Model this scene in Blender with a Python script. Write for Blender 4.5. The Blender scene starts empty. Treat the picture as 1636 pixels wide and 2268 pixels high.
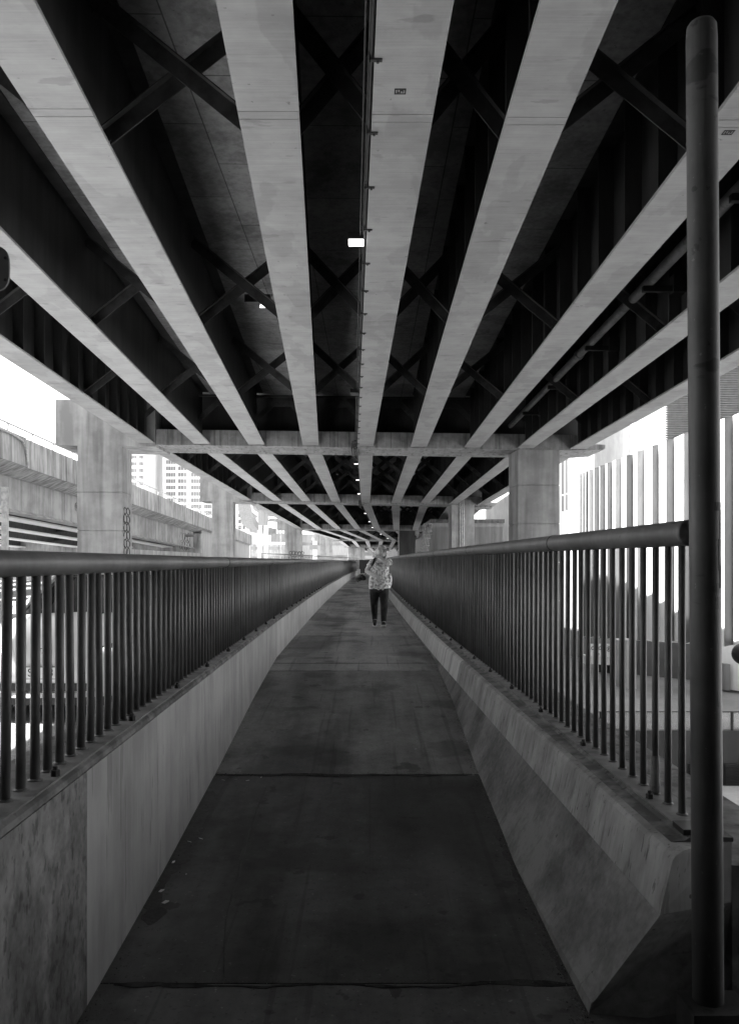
import bpy, bmesh, math, random
from mathutils import Vector, Matrix
R = math.radians
C = bpy.context.scene.collection
S = bpy.context.scene
random.seed(7)

# ------------------------------------------------------------------ camera, sky, sun, exposure
EYE = 1.75
F = 1764.0
cam = bpy.data.cameras.new('camera'); camo = bpy.data.objects.new('camera', cam); C.objects.link(camo)
camo.location = (0, 0, EYE); camo.rotation_euler = (R(90), 0, 0)
cam.sensor_fit = 'HORIZONTAL'; cam.sensor_width = 36.0; cam.lens = 36.0*F/1636.0
cam.shift_y = 111.5/1636.0
cam.clip_start = 0.05; cam.clip_end = 3000
S.camera = camo
SUN_DIR = Vector((-1.0, 0.02, 1.49)).normalized()          # towards the sun
w = bpy.data.worlds.new('World'); S.world = w; w.use_nodes = True
nt = w.node_tree; bg = nt.nodes['Background']
sky = nt.nodes.new('ShaderNodeTexSky'); sky.sky_type = 'NISHITA'; sky.sun_disc = False
sky.sun_elevation = math.asin(SUN_DIR.z); sky.sun_rotation = math.atan2(SUN_DIR.x, SUN_DIR.y)
bw = nt.nodes.new('ShaderNodeRGBToBW')
nt.links.new(sky.outputs[0], bw.inputs[0]); nt.links.new(bw.outputs[0], bg.inputs['Color'])
bg.inputs['Strength'].default_value = 0.15
sun = bpy.data.lights.new('sun', 'SUN'); sun.energy = 5.0; sun.angle = R(0.5); sun.color = (1, 1, 1)
suno = bpy.data.objects.new('sun', sun); C.objects.link(suno); suno.location = (-60, 0, 100)
suno.rotation_euler = SUN_DIR.to_track_quat('Z', 'Y').to_euler()
S.view_settings.view_transform = 'Standard'; S.view_settings.look = 'None'
S.view_settings.exposure = 2.5; S.view_settings.gamma = 1.0
S.cycles.max_bounces = 8; S.cycles.diffuse_bounces = 5; S.cycles.glossy_bounces = 3
S.cycles.transmission_bounces = 4; S.cycles.caustics_reflective = False; S.cycles.caustics_refractive = False

# ------------------------------------------------------------------ materials (all greys)
def mat(name, lo, hi=None, layers=(), rough=.8, bump=0.0, lim=(.41, .59), metallic=0.0, spec=.35, brick=None, cracks=None, two=None):
    """grey value lo..hi driven by a sum of stretched noises; layers = (mapping scale xyz, noise scale, detail, weight)"""
    m = bpy.data.materials.new(name); m.use_nodes = True
    n = m.node_tree.nodes; l = m.node_tree.links; b = n['Principled BSDF']
    b.inputs['Roughness'].default_value = rough; b.inputs['Metallic'].default_value = metallic
    b.inputs['Specular IOR Level'].default_value = spec
    hi = lo if hi is None else hi
    if not layers:
        b.inputs['Base Color'].default_value = (lo, lo, lo, 1); return m
    tc = n.new('ShaderNodeTexCoord'); acc = None; wt = sum(x[3] for x in layers)
    for sc, ns, dt, wgt in layers:
        mp = n.new('ShaderNodeMapping'); mp.inputs['Scale'].default_value = sc
        mp.inputs['Location'].default_value = (random.uniform(0, 9), random.uniform(0, 9), random.uniform(0, 9))
        l.new(tc.outputs['Object'], mp.inputs[0])
        nz = n.new('ShaderNodeTexNoise'); nz.inputs['Scale'].default_value = ns; nz.inputs['Detail'].default_value = dt
        nz.inputs['Roughness'].default_value = .62
        l.new(mp.outputs[0], nz.inputs['Vector'])
        mu = n.new('ShaderNodeMath'); mu.operation = 'MULTIPLY_ADD'; mu.inputs[1].default_value = wgt/wt; mu.inputs[2].default_value = 0
        l.new(nz.outputs[0], mu.inputs[0])
        if acc: l.new(acc, mu.inputs[2])
        acc = mu.outputs[0]
    mr = n.new('ShaderNodeMapRange'); mr.inputs[1].default_value = lim[0]; mr.inputs[2].default_value = lim[1]
    mr.inputs[3].default_value = lo; mr.inputs[4].default_value = hi
    l.new(acc, mr.inputs[0]); col = mr.outputs[0]
    if two:      # blotches with a shape of their own: (scale, threshold, factor)
        for sc, ns, th, sof, fac in two:
            mp = n.new('ShaderNodeMapping'); mp.inputs['Scale'].default_value = sc
            mp.inputs['Location'].default_value = (random.uniform(0, 9), random.uniform(0, 9), random.uniform(0, 9))
            l.new(tc.outputs['Object'], mp.inputs[0])
            nz = n.new('ShaderNodeTexNoise'); nz.inputs['Scale'].default_value = ns; nz.inputs['Detail'].default_value = 7
            l.new(mp.outputs[0], nz.inputs['Vector'])
            m2 = n.new('ShaderNodeMapRange'); m2.inputs[1].default_value = th; m2.inputs[2].default_value = th+sof
            m2.inputs[3].default_value = 1; m2.inputs[4].default_value = fac
            l.new(nz.outputs[0], m2.inputs[0])
            mm = n.new('ShaderNodeMath'); mm.operation = 'MULTIPLY'; l.new(col, mm.inputs[0]); l.new(m2.outputs[0], mm.inputs[1]); col = mm.outputs[0]
    if brick:
        bs, bwid, bh, mort, dark = brick
        mp = n.new('ShaderNodeMapping'); mp.inputs['Rotation'].default_value = bs
        l.new(tc.outputs['Object'], mp.inputs[0])
        bk = n.new('ShaderNodeTexBrick'); bk.inputs['Scale'].default_value = 1
        bk.inputs['Brick Width'].default_value = bwid; bk.inputs['Row Height'].default_value = bh
        bk.inputs['Mortar Size'].default_value = mort; bk.inputs['Mortar Smooth'].default_value = .3
        bk.inputs['Color1'].default_value = (1, 1, 1, 1); bk.inputs['Color2'].default_value = (.8, .8, .8, 1)
        bk.inputs['Mortar'].default_value = (dark, dark, dark, 1)
        l.new(mp.outputs[0], bk.inputs['Vector'])
        mm = n.new('ShaderNodeMath'); mm.operation = 'MULTIPLY'; l.new(col, mm.inputs[0]); l.new(bk.outputs['Color'], mm.inputs[1]); col = mm.outputs[0]
    l.new(col, b.inputs['Base Color'])
    if bump:
        bp = n.new('ShaderNodeBump'); bp.inputs['Strength'].default_value = bump; bp.inputs['Distance'].default_value = .02
        l.new(acc, bp.inputs['Height']); l.new(bp.outputs[0], b.inputs['Normal'])
    return m

def emit(name, v, s):
    m = bpy.data.materials.new(name); m.use_nodes = True; b = m.node_tree.nodes['Principled BSDF']
    b.inputs['Base Color'].default_value = (v, v, v, 1); b.inputs['Emission Color'].default_value = (1, 1, 1, 1); b.inputs['Emission Strength'].default_value = s
    return m

M = {}
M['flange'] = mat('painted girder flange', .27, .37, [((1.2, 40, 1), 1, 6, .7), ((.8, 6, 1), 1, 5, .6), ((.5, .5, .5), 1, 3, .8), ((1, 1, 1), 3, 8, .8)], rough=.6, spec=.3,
                  two=[((1.6, .7, 1), 1.0, .53, .03, .87), ((1.2, 3.5, 1), 1.2, .65, .03, .78), ((2, 9, 1), 1, .66, .05, .82), ((1, 1, 1), 9, .70, .03, .6)])
M['web'] = mat('girder web darkened for shade', .020, .040, [((1, 1.2, .25), 2, 5, 1), ((1, 3, .2), 2, 4, .7)], rough=.65, spec=.3)  # girder paint darkened here so the bays read as shaded
M['brace'] = mat('painted brace', .032, .06, [((1, 1, 1), 3, 5, 1)], rough=.6)
M['soffit'] = mat('deck soffit concrete', .22, .40, [((1, 1, 1), .9, 7, 1), ((1, 1, 1), 9, 6, .7)], rough=.9, bump=.1,
                  brick=((0, 0, R(90)), 2.4, 1.25, .012, .35), two=[((1, .7, 1), 1.2, .58, .06, .75), ((1, 1, 1), 14, .66, .05, .6)])
M['cap'] = mat('crosshead concrete', .18, .34, [((4, .5, .35), 1.6, 6, .6), ((.6, .6, .6), 1, 6, .8), ((1, 1, 1), 4, 8, .7)], rough=.9, bump=.1, two=[((7, 2, .25), 1, .56, .08, .6)])
M['column'] = mat('column concrete', .24, .40, [((1.3, 1.3, .14), 1.3, 3, 1), ((1, 1, 1), 1.2, 9, .7)], rough=.88, bump=.08,
                  two=[((1.5, 1.5, .10), 1.3, .55, .10, .74), ((1, 1, 1), 6, .70, .03, .8)])
M['wall'] = mat('painted parapet wall', .26, .36, [((4, 4, .5), 1.6, 5, 1), ((1, 1, 1), 2, 6, .7)], rough=.8,
                two=[((9, 9, .9), 1.8, .62, .03, .72), ((30, 30, 2.5), 1.5, .70, .03, .55)])
M['wall_b'] = mat('pale parapet wall', .30, .40, [((4, 4, .5), 1.6, 5, 1), ((1, 1, 1), 2, 6, .7)], rough=.8,
                two=[((14, 14, 1.2), 1.6, .62, .03, .7), ((40, 40, 3), 1.5, .68, .03, .55)])
M['wall_far_lit'] = mat('parapet wall toned as lit', .42, .56, [((4, 4, .5), 1.6, 5, 1), ((1, 1, 1), 2, 6, .7)], rough=.8,
                two=[((5, 5, .4), 1.8, .56, .05, .7), ((30, 30, 2.5), 1.5, .70, .03, .6)])  # lightened in colour, standing for stronger light further along
M['upper'] = mat('grimy barrier face', .22, .38, [((4, 4, .6), 1.6, 5, 1), ((1, 1, 1), 3, 8, .8)], rough=.85, bump=.1,
                two=[((14, 14, .9), 1.6, .58, .06, .74), ((34, 34, 3), 1.5, .64, .03, .5), ((1, 1, 1), 18, .70, .02, .35)])
M['wall_c'] = mat('stained parapet wall', .13, .27, [((7, 7, 5), 2.2, 9, 1), ((1, 1, .7), 2, 6, .8), ((1, 1, 1), 30, 5, .5)], rough=.92, bump=.25,
                two=[((12, 12, 7.5), 1.5, .58, .05, .62), ((1, 1.2, .6), 1.8, .56, .08, .60), ((22, 22, 9), 1.5, .62, .04, .6), ((.5, .6, .9), 1.6, .52, .06, .6)])
M['toe'] = mat('scuffed barrier concrete', .12, .24, [((1, 1, 1), 2.2, 7, 1), ((1, 1, 1), 30, 5, .4)], rough=.9, bump=.15,
                two=[((1, 1, 1), 22, .70, .03, .5), ((1, .7, 1), 1.5, .54, .1, .6)])
# slanting scrape marks on the toe
_n = M['toe'].node_tree.nodes; _l = M['toe'].node_tree.links; _b = _n['Principled BSDF']; _src = _b.inputs['Base Color'].links[0].from_socket
for _sc, _th, _f in (((2, 34, 3.2), .60, .55), ((3, 70, 7), .62, 1.5)):
    _tc = _n.new('ShaderNodeTexCoord'); _mp = _n.new('ShaderNodeMapping'); _mp.vector_type = 'POINT'; _mp.inputs['Rotation'].default_value = (R(-24), 0, 0)
    _m2 = _n.new('ShaderNodeMapping'); _m2.inputs['Scale'].default_value = _sc
    _nz = _n.new('ShaderNodeTexNoise'); _nz.inputs['Scale'].default_value = 1; _nz.inputs['Detail'].default_value = 9; _nz.inputs['Roughness'].default_value = .7
    _mr = _n.new('ShaderNodeMapRange'); _mr.inputs[1].default_value = _th; _mr.inputs[2].default_value = _th+.08; _mr.inputs[3].default_value = 1; _mr.inputs[4].default_value = _f
    _mu = _n.new('ShaderNodeMath'); _mu.operation = 'MULTIPLY'
    _l.new(_tc.outputs['Object'], _mp.inputs[0]); _l.new(_mp.outputs[0], _m2.inputs[0]); _l.new(_m2.outputs[0], _nz.inputs['Vector']); _l.new(_nz.outputs[0], _mr.inputs[0]); _l.new(_src, _mu.inputs[0]); _l.new(_mr.outputs[0], _mu.inputs[1]); _src = _mu.outputs[0]
_l.new(_src, _b.inputs['Base Color'])
M['coping'] = mat('grimy coping concrete', .10, .22, [((2, 2, 2), 3, 8, 1)], rough=.95, bump=.2, two=[((1, 1, 1), 9, .62, .04, .6)])
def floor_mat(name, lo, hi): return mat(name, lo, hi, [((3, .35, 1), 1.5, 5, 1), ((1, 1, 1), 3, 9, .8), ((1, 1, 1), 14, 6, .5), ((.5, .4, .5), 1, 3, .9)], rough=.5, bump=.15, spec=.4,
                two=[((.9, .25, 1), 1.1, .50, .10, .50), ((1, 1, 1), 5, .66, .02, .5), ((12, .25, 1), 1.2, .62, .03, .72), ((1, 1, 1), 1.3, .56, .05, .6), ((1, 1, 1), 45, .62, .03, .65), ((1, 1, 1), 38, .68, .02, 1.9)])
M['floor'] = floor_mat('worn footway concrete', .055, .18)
M['floor_b'] = floor_mat('patched footway toned as shaded', .035, .125)
M['floor_c'] = floor_mat('far footway toned as lit', .30, .48)
M['floor_e'] = floor_mat('scuffed footway toned as lit', .10, .28)
M['floor_d'] = floor_mat('worn footway toned as lit', .20, .38)
M['road'] = mat('asphalt road', .20, .34, [((1, 1, 1), 40, 3, 1), ((.4, .15, 1), 1, 4, .5)], rough=.9, bump=.3)
M['ground'] = mat('lower ground concrete', .42, .54, [((.3, .3, .3), 1, 5, 1), ((1, 1, 1), 5, 6, .4)], rough=.9)
M['terrace'] = mat('terrace paving', .14, .20, [((.3, .3, .3), 1, 5, 1), ((1, 1, 1), 5, 6, .4)], rough=.9)
M['rail'] = mat('dark railing paint', .07, .12, [((1.5, 1.5, 1.5), 2, 5, 1), ((9, 9, 1), 2, 5, .5)], rough=.48, spec=.4,
                two=[((1, 1, 1), 30, .70, .02, .6)])
M['chip'] = mat('bare undercoat patch', .030, .040, [((1, 1, 1), 5, 4, 1)], rough=.7)
M['post'] = mat('faded post paint', .055, .12, [((6, 6, .5), 1, 6, 1), ((1, 1, 1), 3, 6, .6)], rough=.55, two=[((1, 1, 1), 14, .66, .02, .55), ((2, 2, 6), 1.2, .62, .02, .5), ((18, 18, 1.2), 1, .62, .04, .7), ((1, 1, 1), 40, .70, .02, 1.8)])
M['plate'] = mat('rail base plate', .12, .20, [((3, 3, 3), 2, 6, 1)], rough=.7, two=[((1, 1, 1), 8, .6, .06, .6)])
M['black'] = mat('black housing', .012, .02, [((1, 1, 1), 5, 3, 1)], rough=.5)
M['lamp'] = emit('lit floodlight lens', .9, .8)
M['galv'] = mat('galvanised conduit', .30, .45, [((2, 2, 2), 4, 5, 1)], rough=.5, metallic=.3)
M['pipe'] = mat('drain pipe paint', .18, .28, [((2, 1, 2), 3, 5, 1)], rough=.5, two=[((1, 1, 1), 6, .6, .05, .7)])
M['white'] = mat('white cladding', .78, .84, [((1, 1, .2), 2, 4, 1)], rough=.6)
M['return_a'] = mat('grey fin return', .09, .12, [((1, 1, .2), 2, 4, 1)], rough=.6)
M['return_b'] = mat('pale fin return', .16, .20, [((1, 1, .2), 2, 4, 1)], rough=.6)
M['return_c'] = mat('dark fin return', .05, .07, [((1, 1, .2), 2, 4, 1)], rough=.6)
M['offwhite'] = mat('pale grey cladding', .30, .36, [((1, 1, .2), 2, 4, 1)], rough=.7)
M['louvre'] = mat('grey louvre blades', .22, .28, [((1, 1, 1), 2, 4, 1)], rough=.5)
M['dark'] = mat('dark paint and shade grey', .03, .05, [((1, 1, .3), 1, 5, 1)], rough=.6)
M['door'] = mat('grey door', .10, .14, [((1, 1, .3), 1, 5, 1)], rough=.4)
M['shed'] = mat('grey ribbed sheeting', .20, .26, [((3, 3, .2), 1, 4, 1)], rough=.6)
M['ramp'] = mat('streaked flyover concrete', .19, .42, [((1, 2.2, .22), 1.5, 6, 1), ((.5, .5, .5), 1, 6, .6)], rough=.9, two=[((1, 3.0, .18), 1.4, .55, .1, .62)])
M['tower'] = mat('white tower concrete', .74, .80, [((.1, .1, .1), 1, 3, 1)], rough=.7)
M['towerglass'] = mat('tower window glass', .16, .26, [((.2, .2, .2), 1, 3, 1)], rough=.25)

# ------------------------------------------------------------------ helpers
def P(x, y, Y):                       # measured direction + chosen distance -> point in metres
    return Vector(((x-818.0)*Y/F, Y, EYE+(1245.0-y)*Y/F))
def lerp(a, b, t): return a+(b-a)*t
def link(o): C.objects.link(o); return o
def world_loc(o):
    v = Vector((0, 0, 0))
    while o: v += o.location; o = o.parent
    return v
def tag(o, label=None, cat=None, group=None, kind=None):
    if label: o['label'] = label
    if cat: o['category'] = cat
    if group: o['group'] = group
    if kind: o['kind'] = kind
    return o
def thing(name, label, cat, loc=(0, 0, 0), group=None):
    o = bpy.data.objects.new(name, None); link(o); o.location = loc; o.empty_display_size = .2
    return tag(o, label, cat, group)
def obj(name, bm, m, parent=None, smooth=False, fix=True):
    if fix: bmesh.ops.recalc_face_normals(bm, faces=bm.faces)
    me = bpy.data.meshes.new(name); bm.to_mesh(me); bm.free()
    if smooth:
        for p in me.polygons: p.use_smooth = True
    if m: me.materials.append(M[m] if isinstance(m, str) else m)
    o = bpy.data.objects.new(name, me); link(o)
    if parent:
        o.parent = parent; o.location = -world_loc(parent)      # vertices stay in metres of the place
    return o
def dup(root, delta, label=None, group=None, parent=None):
    r = root.copy(); link(r); r.location = root.location+Vector(delta)
    if parent: r.parent = parent
    if label: r['label'] = label
    if group: r['group'] = group
    for ch in list(root.children):
        c = ch.copy(); link(c); c.parent = r
        for g in ch.children:
            d = g.copy(); link(d); d.parent = c
    return r
def BM(): return bmesh.new()
def hexa(bm, p):
    v = [bm.verts.new(q) for q in p]
    for f in ((0, 1, 2, 3), (4, 7, 6, 5), (0, 4, 5, 1), (1, 5, 6, 2), (2, 6, 7, 3), (3, 7, 4, 0)):
        bm.faces.new([v[i] for i in f])
    return bm
def box(bm, x0, x1, y0, y1, z0, z1):
    return hexa(bm, [(x0, y0, z0), (x1, y0, z0), (x1, y1, z0), (x0, y1, z0), (x0, y0, z1), (x1, y0, z1), (x1, y1, z1), (x0, y1, z1)])
def sweep(bm, rows, caps=True):
    """rows = list of closed rings with the same number of points"""
    rs = [[bm.verts.new(p) for p in r] for r in rows]; n = len(rs[0])
    for a, b in zip(rs, rs[1:]):
        for i in range(n): bm.faces.new((a[i], a[(i+1) % n], b[(i+1) % n], b[i]))
    if caps: bm.faces.new(rs[0][::-1]); bm.faces.new(rs[-1])
    return bm
def tube(bm, pts, r, n=10, caps=True):
    pts = [Vector(p) for p in pts]; rows = []
    for i, p in enumerate(pts):
        t = (pts[min(i+1, len(pts)-1)]-pts[max(i-1, 0)]).normalized()
        a = t.cross(Vector((0, 1, 0)) if abs(t.y) < .9 else Vector((1, 0, 0))).normalized(); b = t.cross(a)
        rr = r[i] if isinstance(r, (list, tuple)) else r
        rows.append([p+a*(rr*math.cos(2*math.pi*k/n))+b*(rr*math.sin(2*math.pi*k/n)) for k in range(n)])
    return sweep(bm, rows, caps)
def bar(bm, a, b, wid, thk, up=Vector((0, 0, 1))):
    a = Vector(a); b = Vector(b); t = (b-a).normalized(); s = t.cross(up).normalized(); u = s.cross(t)
    rows = [[p+s*(i*thk/2)+u*(j*wid/2) for i, j in ((-1, -1), (1, -1), (1, 1), (-1, 1))] for p in (a, b)]
    return sweep(bm, rows)

# ------------------------------------------------------------------ setting: ground
def struct(name, bm, m): o = obj(name, bm, m); o['kind'] = 'structure'; return o
bm = BM(); box(bm, -900, 1.28, -120, 1500, -.6, -.02); struct('road', bm, 'road')
bm = BM(); box(bm, 1.3, 60, -120, 33.0, -8.2, -7.4); struct('lower_ground', bm, 'ground')
bm = BM(); box(bm, 1.3, 900, 33.0, 1500, -8.2, -5.35); struct('terrace', bm, 'terrace')

# walkway line: sideways drift with distance and rising floor
SH = [(-2, .107), (3, 0), (10.5, -.16), (16, -.24), (20, -.29), (29, -.36), (45, -.38), (64, -.33), (80, -.10), (95, .25)]
FZ = [(-2, 0), (3.2, 0), (4.4, .04), (6.3, .15), (8.4, .31), (10.1, .40), (11, .44), (95, .453)]
def itp(T, y):
    if y <= T[0][0]: return T[0][1]
    for (a, u), (b, v) in zip(T, T[1:]):
        if y <= b: return u+(v-u)*(y-a)/(b-a)
    return T[-1][1]
sh = lambda y: itp(SH, y); fz = lambda y: itp(FZ, y)
YS = [-2, 0, 1, 2, 2.6, 3.2, 4.4, 5.3, 6.3, 7.3, 8.4, 9.4, 10.1, 11, 12, 14, 16, 19, 22, 25, 29, 34, 40, 45, 52, 58, 64, 72, 80, 95]

joints = [3.3, 6.05, 9.95, 10.5, 14.2, 18, 22, 26, 30, 34, 38, 42, 46, 50, 56, 62, 70, 80]
bm = BM(); edges = [-2]+joints+[95]; g = .012
JG = {3.3: .004, 6.05: .016, 9.95: .012}
for a, b in zip(edges, edges[1:]):
    ys = [a+JG.get(a, .008)]+[y for y in YS if a+.03 < y < b-.03]+[b-JG.get(b, .008)]
    rows = [[(sh(y)-1.16, y, fz(y)-.12), (sh(y)+1.3, y, fz(y)-.12), (sh(y)+1.3, y, fz(y)), (sh(y)-1.16, y, fz(y))] for y in ys]
    sweep(bm, rows)
    struct('walkway', bm, 'floor' if b < 4 else 'floor_b' if b < 7 else 'floor_e' if b < 10 else 'floor_d' if b < 15 else 'floor_c'); bm = BM()  # slab greys step lighter with distance, light falloff put into the colour
bm.free()
bm = BM(); rows = [[(sh(y)-1.16, y, fz(y)-.3), (sh(y)+1.3, y, fz(y)-.3), (sh(y)+1.3, y, fz(y)-.02), (sh(y)-1.16, y, fz(y)-.02)] for y in YS]
sweep(bm, rows); struct('walkway_joint_bed', bm, 'black')
bm = BM(); box(bm, 1.42, 4.5, -6, 2.94, -.14, -.012); struct('path_edge', bm, 'floor_b')  # dark slab grey stands for the shade on this near ground

# tar seams, worn joint filler and damp patches lying on the floor
def on_floor(px, py):
    y = 3.0
    for _ in range(60): y = F*(EYE-fz(y))/(py-1245)
    return Vector(((px-818)*y/F, y, fz(y)))
def floor_strip(name, pts, wid, m, seed, lift=.0025):
    rr = random.Random(seed); bm = BM(); rows = []; fine = []
    for a, b in zip(pts, pts[1:]):
        n = max(2, int((b-a).length/.03)); fine += [a.lerp(b, k/n) for k in range(n)]
    fine.append(pts[-1]); wv = 1.0; off = 0
    for i, p in enumerate(fine):
        d = (fine[min(i+1, len(fine)-1)]-fine[max(i-1, 0)]); d.z = 0; d.normalize(); nn = Vector((-d.y, d.x, 0))
        wv = min(1.7, max(.35, wv+rr.gauss(0, .22))); off = off*.9+rr.gauss(0, .1)*wid; e = min(1, min(i, len(fine)-1-i)/3)
        h = wid*wv*.5*(.1+.9*e); z0 = Vector((0, 0, fz(p.y)-p.z+.0005)); z1 = Vector((0, 0, fz(p.y)-p.z+lift))
        rows.append([p+nn*(off-h)+z0, p+nn*(off+h)+z0, p+nn*(off+h*.9)+z1, p+nn*(off-h*.9)+z1])
    sweep(bm, rows); return struct(name, bm, m)
M['seam'] = mat('tar and grit seam', .012, .05, [((1, 1, 1), 12, 6, 1)], rough=.85, bump=.3)
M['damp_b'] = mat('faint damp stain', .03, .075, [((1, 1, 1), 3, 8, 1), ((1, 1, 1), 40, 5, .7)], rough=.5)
M['damp'] = mat('damp dark stain', .022, .06, [((1, 1, 1), 3, 8, 1), ((1, 1, 1), 25, 5, .5)], rough=.45)
fl_ = lambda x, y: Vector((x+sh(y), y, fz(y)))
floor_strip('walkway_joint_filler', [fl_(-1.09+.19*k, 6.04+.012*math.sin(k*2.2)) for k in range(11)], .045, 'seam', 1)
floor_strip('walkway_joint_filler', [fl_(-1.05+.19*k, 3.29+.012*math.sin(k*1.7)) for k in range(11)], .030, 'seam', 2)
floor_strip('walkway_tar_seam', [on_floor(x, y) for x, y in ((590, 1740), (572, 1790), (555, 1838), (532, 1918), (506, 2010), (498, 2080), (495, 2180))], .016, 'damp', 3)
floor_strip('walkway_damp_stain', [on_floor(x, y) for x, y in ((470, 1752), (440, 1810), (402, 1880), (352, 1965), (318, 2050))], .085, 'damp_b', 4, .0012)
floor_strip('walkway_damp_stain', [on_floor(x, y) for x, y in ((1062, 1735), (1100, 1830), (1150, 1950), (1200, 2070), (1262, 2190))], .05, 'damp_b', 5, .0012)
floor_strip('walkway_joint_filler', [fl_(-1.09+.2*k, 10.5) for k in range(11)], .03, 'damp', 6)
# ------------------------------------------------------------------ left parapet wall, panels
t = thing('parapet_wall', 'long pale concrete parapet wall on the left of the footway with dark coping strip', 'wall', (-1.2, 3, 0))
def wall_panel(a, b, m):
    ys = [a]+[y for y in YS if a < y < b]+[b]; bm = BM()
    sweep(bm, [[(sh(y)-1.40, y, -.3), (sh(y)-1.11, y, -.3), (sh(y)-1.11, y, .925), (sh(y)-1.40, y, .925)] for y in ys])
    return obj('wall_panel', bm, m, t)
pe = [-2, 3.14, 4.27, 7.5, 11, 14.5, 18, 21.5, 25, 29, 33, 37, 41, 46, 51, 56, 64, 72, 80]
for i, (a, b) in enumerate(zip(pe, pe[1:])):
    o = wall_panel(a+(.006 if i > 2 else .0008), b-(.006 if i > 1 else .0008), ['wall_c', 'wall', 'wall_b', 'wall_b'][i] if i < 4 else 'wall_far_lit')
    if i == 0: o['label'] = 'mottled and stained nearest wall panel'
bm = BM()
sweep(bm, [[(sh(y)-1.40, y, .926), (sh(y)-1.115, y, .926), (sh(y)-1.118, y, .946), (sh(y)-1.155, y, .972), (sh(y)-1.40, y, .972)] for y in YS if y <= 80])
obj('coping', bm, 'coping', t)

# ------------------------------------------------------------------ right barrier
t = thing('concrete_barrier', 'concrete crash barrier with sloped scuffed toe on the right of the footway', 'barrier', (1.05, 3, 0))
prof = [(1.056, .462), (1.098, .665), (1.112, .682), (1.15, .695), (1.37, .695), (1.37, .462)]
prof_toe = [(.90, -.25), (.848, .0), (.852, .05), (.866, .07), (1.05, .45), (1.056, .460), (1.37, .460), (1.37, -.25)]
def bar_rows(ylist, first, prof):
    rows = []
    for k, y in enumerate(ylist):
        row = []
        for i, (x, z) in enumerate(prof):
            yy = y
            if k == 0 and first: yy = 2.90+.18*(1-max(0, min(1, z/.46)))+max(0, x-1.12)*.5+.008*math.sin(x*90)
            row.append((sh(y)+x, yy, z))
        rows.append(row)
    return rows
be = [2.9, 8.6, 12, 16, 20, 24, 28, 32, 36, 42, 48, 56, 64, 72, 80]
for i, (a, b) in enumerate(zip(be, be[1:])):
    bm = BM(); sweep(bm, bar_rows([a+.006]+[y for y in (3.6, 4.4, 5.2, 6, 7, 7.8, 9.86, 10.6, 14, 18, 22, 26, 30, 34, 40, 45, 52, 60, 68) if a < y < b]+[b-.006], i == 0, prof))
    un = obj('barrier_unit', bm, 'upper' if i == 0 else 'wall_far_lit', t)  # units past the first carry the far light in their colour
    ys = [a+.006]+[y for y in (3.6, 4.4, 5.2, 6, 7, 7.8, 9.86, 10.6, 14, 18, 22, 26, 30, 34, 40, 45, 52, 60, 68) if a < y < b]+[b-.006]
    bm = BM(); sweep(bm, bar_rows(ys, i == 0, prof_toe)); obj('barrier_toe', bm, 'toe', un)
bm = BM(); sweep(bm, [[(sh(y)+x, y+(.05 if y < 3 else 0), z) for x, z in ((1.135, .6960), (1.19, .702), (1.205, .713), (1.37, .713), (1.37, .6960))] for y in [3.0]+[y for y in YS if 3 < y <= 80]])
obj('coping', bm, 'coping', t)
bm = BM(); sweep(bm, [[(sh(y)+x, y, z) for x, z in ((1.375, -8), (1.80, -8), (1.80, .565), (1.79, .58), (1.375, .60))] for y in [3.02]+[y for y in YS if 3.1 < y <= 80]])
o = obj('retaining_wall', bm, 'coping'); tag(o, 'grimy concrete retaining wall dropping away outside the right railing', 'wall')

# ------------------------------------------------------------------ railings
def railing(label, xr, zr, zb, rr, rb, pitch, y0, y1, side, loc, wob=0):
    t = thing('railing', label, 'railing', loc)
    ys = [y0]+[y for y in YS if y0 < y <= y1]
    bm = BM(); tube(bm, [(sh(y)+xr, y, itp(zr, y)) for y in ys], rr, 20); obj('top_rail', bm, 'rail', t, True)
    jy = [y for y in (7.0, 10.8, 14.6, 18.4, 22.2, 26, 30) if side < 0] or [5.3, 9.1, 12.9, 16.7, 20.5, 24.3]
    for y in jy:
        bm = BM(); tube(bm, [(sh(y)+xr, y-.008, itp(zr, y)), (sh(y)+xr, y+.008, itp(zr, y))], rr+.0025, 20); obj('rail_sleeve', bm, 'chip', t)
    n = int((y1-y0)/pitch); many = BM(); first = None
    for i in range(n):
        y = y0+.10+i*pitch; x = sh(y)+xr; zt = itp(zr, y)-rr*.85; lean = random.gauss(0, .0030)
        if i < 100:
            bm = BM(); tube(bm, [(x, y, zb), (x+lean, y+lean, zt)], rb, 14)
            tube(bm, [(x, y, zb), (x, y, zb+.004), (x, y, zb+.009)], [rb+.009, rb+.008, rb*.9], 12)
            o = obj('baluster', bm, 'rail', t, True)
            if i == 0: first = o
        else: tube(many, [(x, y, zb), (x, y, zt)], rb, 6)
    o = obj('baluster_run', many, 'rail', t, True); o['kind'] = 'stuff'
    bm = BM(); sweep(bm, [[(sh(y)+xr-.075, y, zb-.006), (sh(y)+xr+.075, y, zb-.006), (sh(y)+xr+.075, y, zb+.001), (sh(y)+xr-.075, y, zb+.001)] for y in ys])
    obj('base_plate', bm, 'plate', t)
    y = y0+.32
    while y < min(y1, 24):
        bm = BM(); x = sh(y)+xr-.05*side*(1 if side < 0 else 1)
        tube(bm, [(x, y, zb), (x, y, zb+.022)], .017, 6); tube(bm, [(x, y, zb+.022), (x, y, zb+.035)], .009, 8)
        obj('bolt', bm, 'chip', t); y += 1.0
    return t
ZL = [(0, 1.743), (6, 1.748), (14, 1.765), (30, 1.80), (80, 1.85)]
ZR = [(0, 1.862), (3, 1.867), (5, 1.876), (9, 1.886), (16, 1.90), (30, 1.92), (80, 2.0)]
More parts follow.
